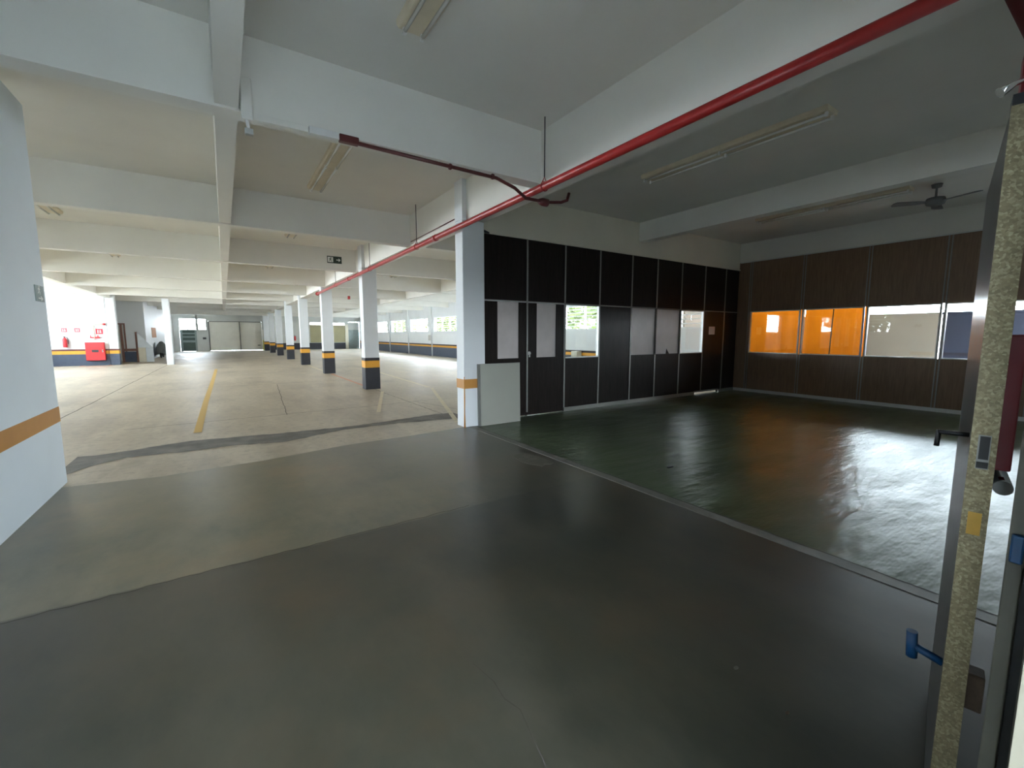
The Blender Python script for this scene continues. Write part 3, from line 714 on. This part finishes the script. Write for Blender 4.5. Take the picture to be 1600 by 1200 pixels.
# ------------------------------------------------------------------ signs
def arrow_pts(w, h):
    return [(-w / 2, -h * .12), (0.05 * w, -h * .12), (0.05 * w, -h / 2), (w / 2, 0), (0.05 * w, h / 2), (0.05 * w, h * .12), (-w / 2, h * .12)]
def flat_poly(pts, d, plane, at):
    """extrude a 2-D outline a little out of a vertical plane: plane 'Y' faces -Y, 'X' faces +X"""
    at = Vector(at); m = MB(); n = len(pts)
    if plane == 'Y':
        fr = [at + Vector((u, -d, v)) for u, v in pts]; bk = [at + Vector((u, 0, v)) for u, v in pts]
    else:
        fr = [at + Vector((d, u, v)) for u, v in pts]; bk = [at + Vector((0, u, v)) for u, v in pts]
    m.add(fr + bk, [tuple(range(n)), tuple(range(n, 2 * n))[::-1]] + [(i, n + i, n + (i + 1) % n, (i + 1) % n) for i in range(n)])
    return m
def running_man(plane, at, s, d):
    parts = []
    def P(pts): parts.append([(u * s, v * s) for u, v in pts])
    P([(0.10 + 0.085 * math.cos(a), 0.36 + 0.085 * math.sin(a)) for a in [2 * PI * k / 12 for k in range(12)]])
    P([(-0.08, 0.24), (0.10, 0.26), (0.06, -0.02), (-0.10, -0.02)])
    P([(-0.08, 0.24), (-0.28, 0.10), (-0.24, 0.04), (-0.06, 0.15)])
    P([(0.08, 0.25), (0.28, 0.08), (0.24, 0.03), (0.06, 0.16)])
    P([(-0.02, 0.0), (0.07, 0.0), (0.24, -0.18), (0.20, -0.40), (0.13, -0.40), (0.14, -0.2)])
    P([(-0.10, 0.0), (0.0, 0.0), (-0.10, -0.24), (-0.34, -0.32), (-0.34, -0.25), (-0.16, -0.19)])
    m = MB()
    for p in parts:
        q = flat_poly(p, d, plane, at); m.add(q.v, q.f)
    return m
es = thing('exit_sign', 'dark green exit sign with running figure and arrow on the third beam', 'sign', (2.685, 12.978, 3.56))
box(-0.19, 0.19, -0.012, 0, -0.095, 0.095).build('sign_panel', 'signgreen', es, bevel=0.003)
q = flat_poly([(-0.07, -0.07), (0.07, -0.07), (0.07, 0.07), (-0.07, 0.07)], 0.002, 'Y', (-0.105, -0.012, 0))
q.build('pictogram_field', 'signwhite', es)
running_man('Y', (-0.105, -0.014, -0.005), 0.15, 0.0015).build('pictogram', 'signgreen', es)
flat_poly(arrow_pts(0.11, 0.10), 0.002, 'Y', (0.105, -0.012, 0)).build('arrow', 'signwhite', es)
e2 = thing('exit_sign', 'small grey green exit sign on the near white wall above the ochre stripe', 'sign', (LW, 5.92, 1.885))
box(0, 0.008, -0.11, 0.11, -0.075, 0.075).build('sign_panel', 'gatepale', e2, bevel=0.002)
running_man('X', (0.008, -0.02, 0.03), 0.10, 0.002).build('pictogram', 'signwhite', e2)
flat_poly(arrow_pts(0.12, 0.05), 0.002, 'X', (0.008, 0.01, -0.045)).build('arrow', 'signwhite', e2)

# ------------------------------------------------------------------ leaning board and notice
wb = thing('panel_board', 'pale grey board with aluminium edge standing against the ochre banded column', 'board', (3.80, 6.125, 0))
mt = Matrix.Rotation(math.radians(-1.2), 4, 'X')
MB().box(-0.36, 0.42, -0.013, 0.013, 0.004, 1.02, mt).build('board_sheet', 'board', wb)
MB().box(-0.405, -0.362, -0.016, 0.016, 0.004, 1.024, mt).build('edge_profile', 'alu', wb, label='aluminium edge profile')
MB().box(-0.36, 0.422, -0.015, 0.015, 1.02, 1.026, mt).build('top_edge', 'alu', wb)
nt_ = thing('paper_notice', 'small pale notice sheet taped on the black panel near the corner', 'notice', (10.40, YB, 1.605))
box(-0.13, 0.13, -0.003, -0.0005, -0.10, 0.10).build('sheet', 'paperwhite', nt_)
mb = MB()
for k in range(4): mb.box(-0.09, 0.09 - 0.03 * (k % 2), -0.0036, -0.003, 0.05 - k * 0.035, 0.056 - k * 0.035)
mb.build('print_lines', 'greywall', nt_)

def debris(x, y, s, mat, label, cat):
    m = MB(); rnd = random.Random(int(x * 100)); n = 9
    pts = [(s * rnd.uniform(.6, 1.1) * math.cos(2 * PI * k / n) * 1.8, s * rnd.uniform(.6, 1.1) * math.sin(2 * PI * k / n)) for k in range(n)]
    m.prism(pts, 0.001, 0.001 + s * 0.35)
    tag(m.build(cat.replace(' ', '_'), mat, bevel=0.001, loc=(x, y, 0.0)), label, cat)
debris(4.15, 3.00, 0.030, 'black', 'dark dry leaf lying in the window reflection on the green floor', 'leaf scrap')
debris(1.84, 0.94, 0.009, 'kerb', 'pale paint flake on the olive hall floor near the blue handle', 'paint flake')
debris(1.78, 0.70, 0.007, 'rust', 'tiny brown chip on the olive hall floor below the pale flake', 'floor chip')
rnd = random.Random(3)
MB().prism([(3.02 + rnd.uniform(.75, 1.1) * .17 * math.cos(2 * PI * k / 16), 4.12 + rnd.uniform(.7, 1.1) * .34 * math.sin(2 * PI * k / 16)) for k in range(16)], 0.0, 0.0015).build('pale_smudge', 'smudge', fh)

# ------------------------------------------------------------------ fire gear on the hose cabinet wall
hc = thing('hose_cabinet', 'red fire hose cabinet on the bright wall below the hydrant sign', 'cabinet', (-5.27, HY - 0.02, 0.25))
box(-0.35, 0.35, -0.16, 0.0, 0, 0.88).build('cabinet_body', 'cabred', hc, bevel=0.012)
dr = box(-0.335, 0.335, -0.175, -0.16, 0.015, 0.865).build('cabinet_door', 'cabred', hc, bevel=0.006)
box(-0.12, 0.12, -0.185, -0.172, 0.40, 0.52).build('viewing_pane', 'darkgrey', dr, label='small dark window')
box(0.25, 0.29, -0.195, -0.175, 0.40, 0.52).build('latch', 'chrome', dr)
hp = thing('hydrant_pipe', 'pale wall pipe with red valve above the red hose cabinet', 'pipe', (-5.27, HY - 0.065, 1.13))
MB().tube([(0.0, 0, 0.10), (0.0, 0, 0.84), (0.03, 0, 0.88), (0.45, 0, 0.88)], 0.025, 10).build('pipe', 'lintel', hp)
for z in (0.4, 0.75): box(-0.03, 0.03, 0.0, 0.063, z, z + 0.03).build('wall_mount', 'greywall', hp)
MB().lathe([(0.0, -0.05), (0.05, -0.05), (0.05, 0.05), (0.0, 0.05)], (0.40, 0, 0.88), axis='X').build('valve', 'red', hp)
box(-0.16, 0.20, -0.02, 0.02, 0.20, 0.26).build('valve_bar', 'cabred', hp, bevel=0.01)
for x in (-0.13, 0.0, 0.13): MB().tube([(x, 0, 0.25), (x, 0, 0.34)], 0.018, 8).build('valve_spindle', 'cabred', hp)
def fsign(x, z, s, label):
    t = thing('fire_sign', label, 'sign', (x, HY - 0.001, z))
    box(-s, s, -0.006, 0, -s, s).build('sign_panel', 'signred', t, bevel=0.002)
    m = MB(); m.box(-s * .55, -s * .25, -0.008, -0.006, -s * .6, s * .5); m.box(s * .05, s * .5, -0.008, -0.006, -s * .5, -s * .1); m.box(s * .1, s * .45, -0.008, -0.006, s * .1, s * .5)
    m.build('pictogram', 'signwhite', t)
fsign(-6.31, 1.72, 0.10, 'small red sign above the tilted red extinguisher')
fsign(-5.86, 1.72, 0.10, 'small red sign between the extinguisher and the hose cabinet')
fsign(-5.08, 1.66, 0.13, 'red hydrant sign directly above the hose cabinet')
def extinguisher(x, y, z, label, tilt=0):
    t = thing('fire_extinguisher', label, 'extinguisher', (x, y, z))
    MB().lathe([(0.0, 0.0), (0.075, 0.0), (0.08, 0.02), (0.08, 0.36), (0.06, 0.42), (0.025, 0.445), (0.025, 0.47)]).build('cylinder_body', 'cabred', t)
    m = MB(); m.lathe([(0.02, 0.46), (0.03, 0.47), (0.03, 0.50), (0.0, 0.51)]); m.box(-0.09, 0.03, -0.012, 0.012, 0.50, 0.515); m.box(-0.09, 0.0, -0.012, 0.012, 0.545, 0.56)
    m.build('valve_head', 'black', t)
    MB().tube([(0.03, 0, 0.48), (0.10, 0, 0.46), (0.115, 0, 0.36), (0.11, 0, 0.15)], 0.012, 8).build('hose', 'black', t)
    box(-0.03, 0.03, 0.075, 0.1, 0.3, 0.42).build('wall_bracket', 'darkgrey', t)
    t.rotation_euler = (0, tilt, 0)
    return t
extinguisher(-6.31, HY - 0.10, 0.90, 'red fire extinguisher hung on the bright wall left of the hose cabinet'.replace(' left of', ' apart from'))
extinguisher(6.0, YF - 0.10, 0.90, 'red fire extinguisher on the far wall between distant columns')

# ------------------------------------------------------------------ recess by the hose cabinet
dd = thing('door_4', 'brown framed narrow doorway in the recess behind the corner column', 'door', (-4.95, 33.0, 0), kind='structure')
m = MB(); m.box(-0.27, -0.20, -0.03, 0, 0, 2.15); m.box(0.20, 0.27, -0.03, 0, 0, 2.15); m.box(-0.20, 0.20, -0.03, 0, 2.08, 2.15); m.build('frame', 'brownwood', dd)
box(-0.20, 0.20, -0.015, 0, 0, 2.08).build('door_leaf', 'greywall', dd)
for i, (x, lab) in enumerate(((-4.62, 'brown timber post beside the brown framed doorway'), (-4.02, 'brown timber post behind the white sloping side panel'))):
    tag(box(x - 0.05, x + 0.05, 31.3, 31.4, 0, 2.05 if i == 0 else 1.65).build('timber_post', 'brownwood', bevel=0.008), lab, 'post')
ct = thing('low_barrier', 'low dark blue barrier with brown rail between the timber posts', 'barrier', (-4.32, 31.35, 0))
box(-0.24, 0.24, -0.03, 0.03, 0.02, 0.58).build('panel', 'bluegrey', ct)
box(-0.245, 0.245, -0.045, 0.045, 0.60, 0.74).build('rail', 'brownwood', ct)
sp = thing('stair_side', 'white sloping stair side panel beside the brown post in the recess', 'stair panel', (-3.7, 31.2, 0))
m = MB(); pts = [(-0.26, 0.80), (0.36, 0.80), (-0.26, 1.62)]
q = flat_poly(pts, 0.05, 'Y', (0, 0, 0)); q.build('sloping_panel', 'steelblue', sp)
box(-0.26, 0.05, -0.05, 0, 0.0, 0.79).build('lower_panel', 'lintel', sp)
box(0.06, 0.38, -0.07, 0, 0.0, 0.79).build('end_panel', 'steelblue', sp)
tag(box(-3.797, -3.782, 35.6, 37.6, 1.32, 1.95).build('notice_board', 'notice', bevel=0.004), 'tan notice board on the pale wall behind the slim column', 'notice board')
# covered motorcycle against the pale wall
cm = thing('covered_motorcycle', 'dark covered motorcycle parked by the pale wall behind the slim column', 'motorcycle', (-3.46, 36.5, 0))
m = MB(); prof = [(-1.0, 0.35), (-0.85, 0.75), (-0.45, 1.02), (0.0, 1.08), (0.4, 0.98), (0.75, 0.7), (0.95, 0.35)]
rows = []
for y, h in prof:
    rows.append([(0.30 * math.cos(a) * (0.6 + 0.4 * h), y, 0.18 + (h - 0.18) * math.sin(a)) for a in [PI * k / 10 for k in range(11)]])
m.add([p for r in rows for p in r], [(i * 11 + k, i * 11 + k + 1, (i + 1) * 11 + k + 1, (i + 1) * 11 + k) for i in range(len(rows) - 1) for k in range(10)], True)
m.build('cover', 'cover', cm)
for y in (-0.62, 0.62):
    m = MB(); m.tube([(0, y + 0.26 * math.cos(a), 0.31 + 0.26 * math.sin(a)) for a in [2 * PI * k / 24 for k in range(25)]], 0.05, 8, False); m.build('wheel', 'black', cm)
ab = tag(box(XR - 0.12, XR - 0.10 + 0.0, 29.08, 29.5, 1.08, 1.48).build('wall_box', 'greywall', bevel=0.01), 'grey box on a pier of the louvre window wall', 'box')
tag(box(XR - 0.30, XR - 0.012, 13.45, 13.8, 0.45, 0.82).build('cream_wall_unit', 'shutter', bevel=0.02), 'cream unit on the dado seen through the clear partition window', 'box')

# ------------------------------------------------------------------ open fire door at the doorway
E = Vector((1.540, 0.2494, 0)); al = math.radians(78.5)
ud = Vector((math.sin(al), math.cos(al), 0))
fd = thing('door_3', 'steel fire door standing open edge-on beside the doorway', 'door', E, kind='structure', rz=math.atan2(ud.y, ud.x))
# local x runs along the leaf away from the edge, local y = towards the hall (north face), thickness goes to -y
T = 0.044
box(0.002, 0.90, -T, 0, 0.012, 2.02).build('door_leaf', 'doorsteel', fd, bevel=0.002)
ep = box(-0.004, 0.002, -T - 0.001, 0.001, 0.012, 2.02).build('edge_plate', 'galv', fd, label='spangled galvanised edge')
lp = MB(); lp.box(-0.0055, -0.004, -0.034, -0.012, 1.17, 1.255); lk = lp.build('latch_plate', 'alu', fd)
m = MB(); m.box(-0.0085, -0.0055, -0.032, -0.015, 1.195, 1.252); m.box(-0.0085, -0.0055, -0.033, -0.013, 1.173, 1.188); m.build('latch_bolt', 'darkgrey', lk)
box(-0.0052, -0.004, -0.034, -0.010, 1.00, 1.058).build('edge_sticker', 'sticker', fd, label='amber sticker')
hd = MB(); hd.tube([(0.10, 0.0, 1.235), (0.10, 0.060, 1.235)], 0.006, 10); hd.tube([(0.10, 0.058, 1.24), (0.10, 0.060, 1.195)], 0.006, 10)
hd.build('lever_handle', 'black', fd)
bh = MB(); bh.tube([(0.06, 0.0, 0.60), (0.06, 0.062, 0.62)], 0.011, 10); bh.tube([(0.06, 0.062, 0.585), (0.06, 0.066, 0.66)], 0.013, 10)
bh.build('blue_handle', 'blueplastic', fd, label='blue T-shaped handle')
pb = box(0.03, 0.07, -T - 0.030, -T, 1.165, 1.50).build('panic_bar_arm', 'armred', fd, bevel=0.004, label='dark red arm of the panic bar')
MB().tube([(0.02, -T - 0.020, 1.125), (0.86, -T - 0.020, 1.125)], 0.018, 14).build('panic_bar_tube', 'chrome', pb, label='chrome push tube')
box(0.80, 0.84, -T - 0.030, -T, 1.165, 1.50).build('panic_bar_arm', 'armred', fd, bevel=0.004)
tl = box(0.0, 0.07, -T - 0.020, -0.010, 2.046, 2.14).build('top_latch_case', 'armred', fd, bevel=0.004, label='dark red top latch')
MB().tube([(0.03, -T - 0.01, 2.09), (-0.01, 0.0, 2.065), (-0.02, 0.022, 2.05)], [0.006, 0.006, 0.012], 10).build('latch_rod', 'chrome', tl)
box(-0.002, 0.06, -T, 0.0, 2.02, 2.045).build('top_cap', 'black', fd)
box(0.02, 0.07, -T - 0.034, -T, 0.52, 0.62).build('bottom_latch_case', 'rust', fd, bevel=0.004, label='rusty lower latch')
# grey jamb at the wall end
jb = thing('trim_17', 'grey steel door jamb with a dark groove at the white wall end', 'door jamb', (1.1, 0.05, 0), kind='structure')
box(0, 0.11, 0.050, 0.070, 0, 2.35).build('outer_flange', 'jamb', jb, bevel=0.002)
box(0.02, 0.11, 0.037, 0.050, 0, 2.35).build('groove', 'black', jb)
box(0, 0.11, 0.024, 0.037, 0, 2.35).build('inner_flange', 'jamb', jb, bevel=0.002)
box(-0.010, 0.0, 0.050, 0.066, 1.115, 1.165).build('strike_piece', 'blueplastic', jb, bevel=0.003, label='blue strike piece')
struct(box(0.95, 1.099, 0.05, 0.073, 0, 2.35), 'trim_20', 'reveal', 'cream plaster edge of the doorway beside the grey jamb', 'door reveal')

# ------------------------------------------------------------------ outside: yard, tarpaulins, trees
struct(box(XR + 0.2, 45, -12, 60, -0.25, -0.02), 'ground_yard', 'yard', 'pale concrete yard outside the louvre windows', 'ground')
struct(box(XB + 0.07, XR + 0.2, -12, 6.5, -0.25, -0.02), 'ground_yard_strip', 'yard', 'pale concrete strip outside the brown panelled wall', 'ground')
struct(box(-30, XL - 0.2, -5, 60, -0.25, -0.02), 'ground_street', 'street', 'grey paved street outside the wide barred openings', 'ground')
struct(box(-30, 45, YF + 0.2, 66, -0.25, -0.02), 'ground_back', 'yard', 'pale paving outside the far gates', 'ground')
struct(box(15.0, 15.2, 3.2, 9.0, 0, 2.06), 'wall_yard', 'beigewall', 'beige yard wall seen through the brown wall windows', 'wall')
struct(box(XR + 0.2, 15.2, 8.8, 9.0, -0.02, 2.45), 'wall_yard_end', 'beigewall', 'beige end wall of the covered yard behind the orange tarpaulins', 'wall')
struct(MB().prism([(XB + 0.07, -3.2), (15.4, -3.2), (15.4, 9.0), (XR + 0.2, 9.0), (XR + 0.2, 6.5), (XB + 0.07, 6.5)], 2.45, 2.65), 'ceiling_yard', 'beigewall', 'low roof over the yard outside the brown wall', 'roof')
struct(box(-5.0, 14.0, 52.0, 52.2, -0.02, 1.95), 'wall_street_back', 'greywall', 'low grey wall across the street behind the far gates', 'wall')
ns = thing('roller_shutter', 'navy roller shutter in the yard beside the beige yard wall', 'shutter', (15.0, 0.0, 0))
m = MB()
for k in range(10): m.box(0.0, 0.05, -3.0, 3.17, k * 0.2, k * 0.2 + 0.19)
m.box(0.02, 0.06, -3.0, 3.17, 0, 2.0)
m.build('shutter_slats', 'navy', ns)
box(-0.06, 0.14, -3.0, 3.18, 2.0, 2.06).build('shutter_head', 'navy', ns)
def tarp(y0_, y1_, label, seam):
    t = thing('tarpaulin', label, 'tarpaulin', (XB + 0.30, (y0_ + y1_) / 2, 2.30), 'orange tarpaulins outside the brown wall windows')
    nx, nz = 26, 14; h = (y1_ - y0_) / 2; vs = []
    for j in range(nz + 1):
        for i in range(nx + 1):
            u = -h + 2 * h * i / nx; v = -1.55 * j / nz
            d = 0.025 * math.sin(u * 9 + j * 0.15 + y0_) * (0.3 + j / nz) + 0.012 * math.sin(u * 23 + y0_ * 3)
            vs.append((d, u, v))
    MB().add(vs, [(j * (nx + 1) + i, j * (nx + 1) + i + 1, (j + 1) * (nx + 1) + i + 1, (j + 1) * (nx + 1) + i) for j in range(nz) for i in range(nx)], True).build('sheet', 'tarp', t)
    MB().tube([(0, -h, 0.0), (0, h, 0.0)], 0.015, 8).build('top_rope', 'darkgrey', t)
    for u in (-h + 0.05, h - 0.05): MB().tube([(0, u, 0.0), (0, u, 0.15)], 0.006, 6).build('hanger_cord', 'darkgrey', t)
    if seam is not None: MB().tube([(-0.03, seam, 0), (-0.03, seam + 0.02, -0.8), (-0.035, seam + 0.03, -1.55)], 0.012, 8).build('seam_rope', 'darkgrey', t)
    return t
struct(box(XB + 0.07, 15.2, -3.2, -3.0, -0.02, 2.45), 'wall_yard_south', 'beigewall', 'beige end wall of the covered yard behind the navy shutter', 'wall')
tarp(4.96, 6.36, 'orange tarpaulin behind the window nearest the dark corner', None)
tarp(3.70, 4.94, 'orange tarpaulin with a dark upright seam behind the second brown wall window', 0.02)

def crown(mb, c, r, n, s, seed):
    rnd = random.Random(seed)
    for _ in range(n):
        d = Vector((rnd.gauss(0, 1), rnd.gauss(0, 1), rnd.gauss(0, 1))).normalized()
        p = Vector(c) + Vector((d.x * r[0], d.y * r[1], d.z * r[2])) * (rnd.random() ** 0.35)
        a = Vector((rnd.gauss(0, 1), rnd.gauss(0, 1), rnd.gauss(0, 1))).normalized(); b = a.cross(d)
        if b.length < .1: continue
        b.normalize(); q = s * rnd.uniform(.6, 1.3)
        mb.add([p - a * q, p + b * q * .45, p + a * q, p - b * q * .45], [(0, 1, 2, 3)])
def tree(x, y, h, r, label, seed):
    t = thing('street_tree', label, 'tree', (x, y, -0.02), 'trees outside the parking area')
    MB().tube([(0, 0, 0), (0.08, 0.05, h * 0.35), (-0.05, 0.1, h * 0.7)], [0.16, 0.12, 0.05], 10).build('trunk', 'bark', t)
    m = MB(); crown(m, (0, 0, h * 0.62), (r, r, h * 0.40), int(420 * r * r), 0.21, seed); m.build('crown', 'leaf', t)
for i, (x, y, h, r, lab) in enumerate(((16.8, 15.6, 5.6, 2.3, 'leafy tree outside, seen through the clear window beside the papered doors'),
                                  (17.5, 21.0, 5.0, 2.2, 'leafy tree outside the louvre window third from the black partition'),
                                  (17.5, 28.5, 5.5, 2.4, 'leafy tree outside the louvre window nearest the ochre banded column'),
                                  (18.5, 40.0, 4.8, 2.4, 'leafy tree outside the middle louvre windows'),
                                  (17.5, 50.0, 5.0, 2.4, 'leafy tree outside the farthest louvre windows'),
                                  (-11.6, 11.0, 5.4, 2.7, 'leafy street tree outside the first wide barred opening'))):  # unseen tree added to dim this opening's reflection in the brown wall glass
    tree(x, y, h, r, lab, 20 + i)

# ------------------------------------------------------------------ daylight
w = bpy.data.worlds.new('overcast_sky'); S.world = w; w.use_nodes = True
nt = w.node_tree; nt.nodes.clear()
wo = N(nt, 'ShaderNodeOutputWorld'); bg = N(nt, 'ShaderNodeBackground')
tc = N(nt, 'ShaderNodeTexCoord'); sx = N(nt, 'ShaderNodeSeparateXYZ'); L(nt, tc.outputs['Generated'], sx.inputs[0])
skyc = ramp(nt, sx.outputs['Z'], [(0.0, (0.84, 0.92, 1.0)), (0.5, (0.72, 0.86, 1.0)), (1.0, (0.64, 0.80, 1.0))])
L(nt, skyc, bg.inputs['Color']); bg.inputs['Strength'].default_value = 26.0
L(nt, bg.outputs[0], wo.inputs['Surface'])
def portal(name, loc, rot, sx_, sy_):
    l = bpy.data.lights.new(name, 'AREA'); l.shape = 'RECTANGLE'; l.size = sx_; l.size_y = sy_
    l.cycles.is_portal = True
    o = bpy.data.objects.new(name, l); COL.objects.link(o); o.location = loc; o.rotation_euler = rot
RX_IN = (0, math.radians(90), 0)      # light looking towards -X
LX_IN = (0, math.radians(-90), 0)     # light looking towards +X
FY_IN = (math.radians(-90), 0, 0)     # light looking towards -Y
portal('daylight_louvres_near', (XR + 0.3, 27.0, 2.21), RX_IN, 1.0, 41.0)
portal('daylight_street', (XL - 0.3, 17.9, 2.275), LX_IN, 1.25, 20.0)
portal('daylight_yard_strip', (15.15, 3.0, 2.255), RX_IN, 0.4, 12.0)
portal('daylight_added_lobby', ((LWX[0] + LWX[1]) / 2, -4.45, (LWX[2] + LWX[3]) / 2), (math.radians(90), 0, 0), LWX[1] - LWX[0], LWX[3] - LWX[2])
portal('daylight_far_gate', (-2.3, YF + 0.3, 2.45), FY_IN, 2.0, 1.0)
portal('daylight_far_slot', (9.2, YF + 0.3, 2.63), FY_IN, 3.4, 0.26)

# ------------------------------------------------------------------ camera and view
cam = bpy.data.cameras.new('camera'); co = bpy.data.objects.new('camera', cam); COL.objects.link(co)
cam.sensor_width = 36; cam.lens = 676 / 1600 * 36; cam.clip_start = 0.02; cam.clip_end = 300
co.location = (0, 0, 1.5)
co.rotation_euler = (math.radians(90 - 6.5), 0, math.radians(-33.5))
S.camera = co
S.view_settings.view_transform = 'Standard'; S.view_settings.look = 'None'
S.view_settings.gamma = 1; S.view_settings.use_curve_mapping = False
S.view_settings.exposure = 1.38
S.cycles.max_bounces = 14; S.cycles.diffuse_bounces = 9; S.cycles.glossy_bounces = 5
S.cycles.transparent_max_bounces = 12; S.cycles.sample_clamp_indirect = 8.0
S.cycles.use_denoising = True
S.cycles.caustics_reflective = False; S.cycles.caustics_refractive = False
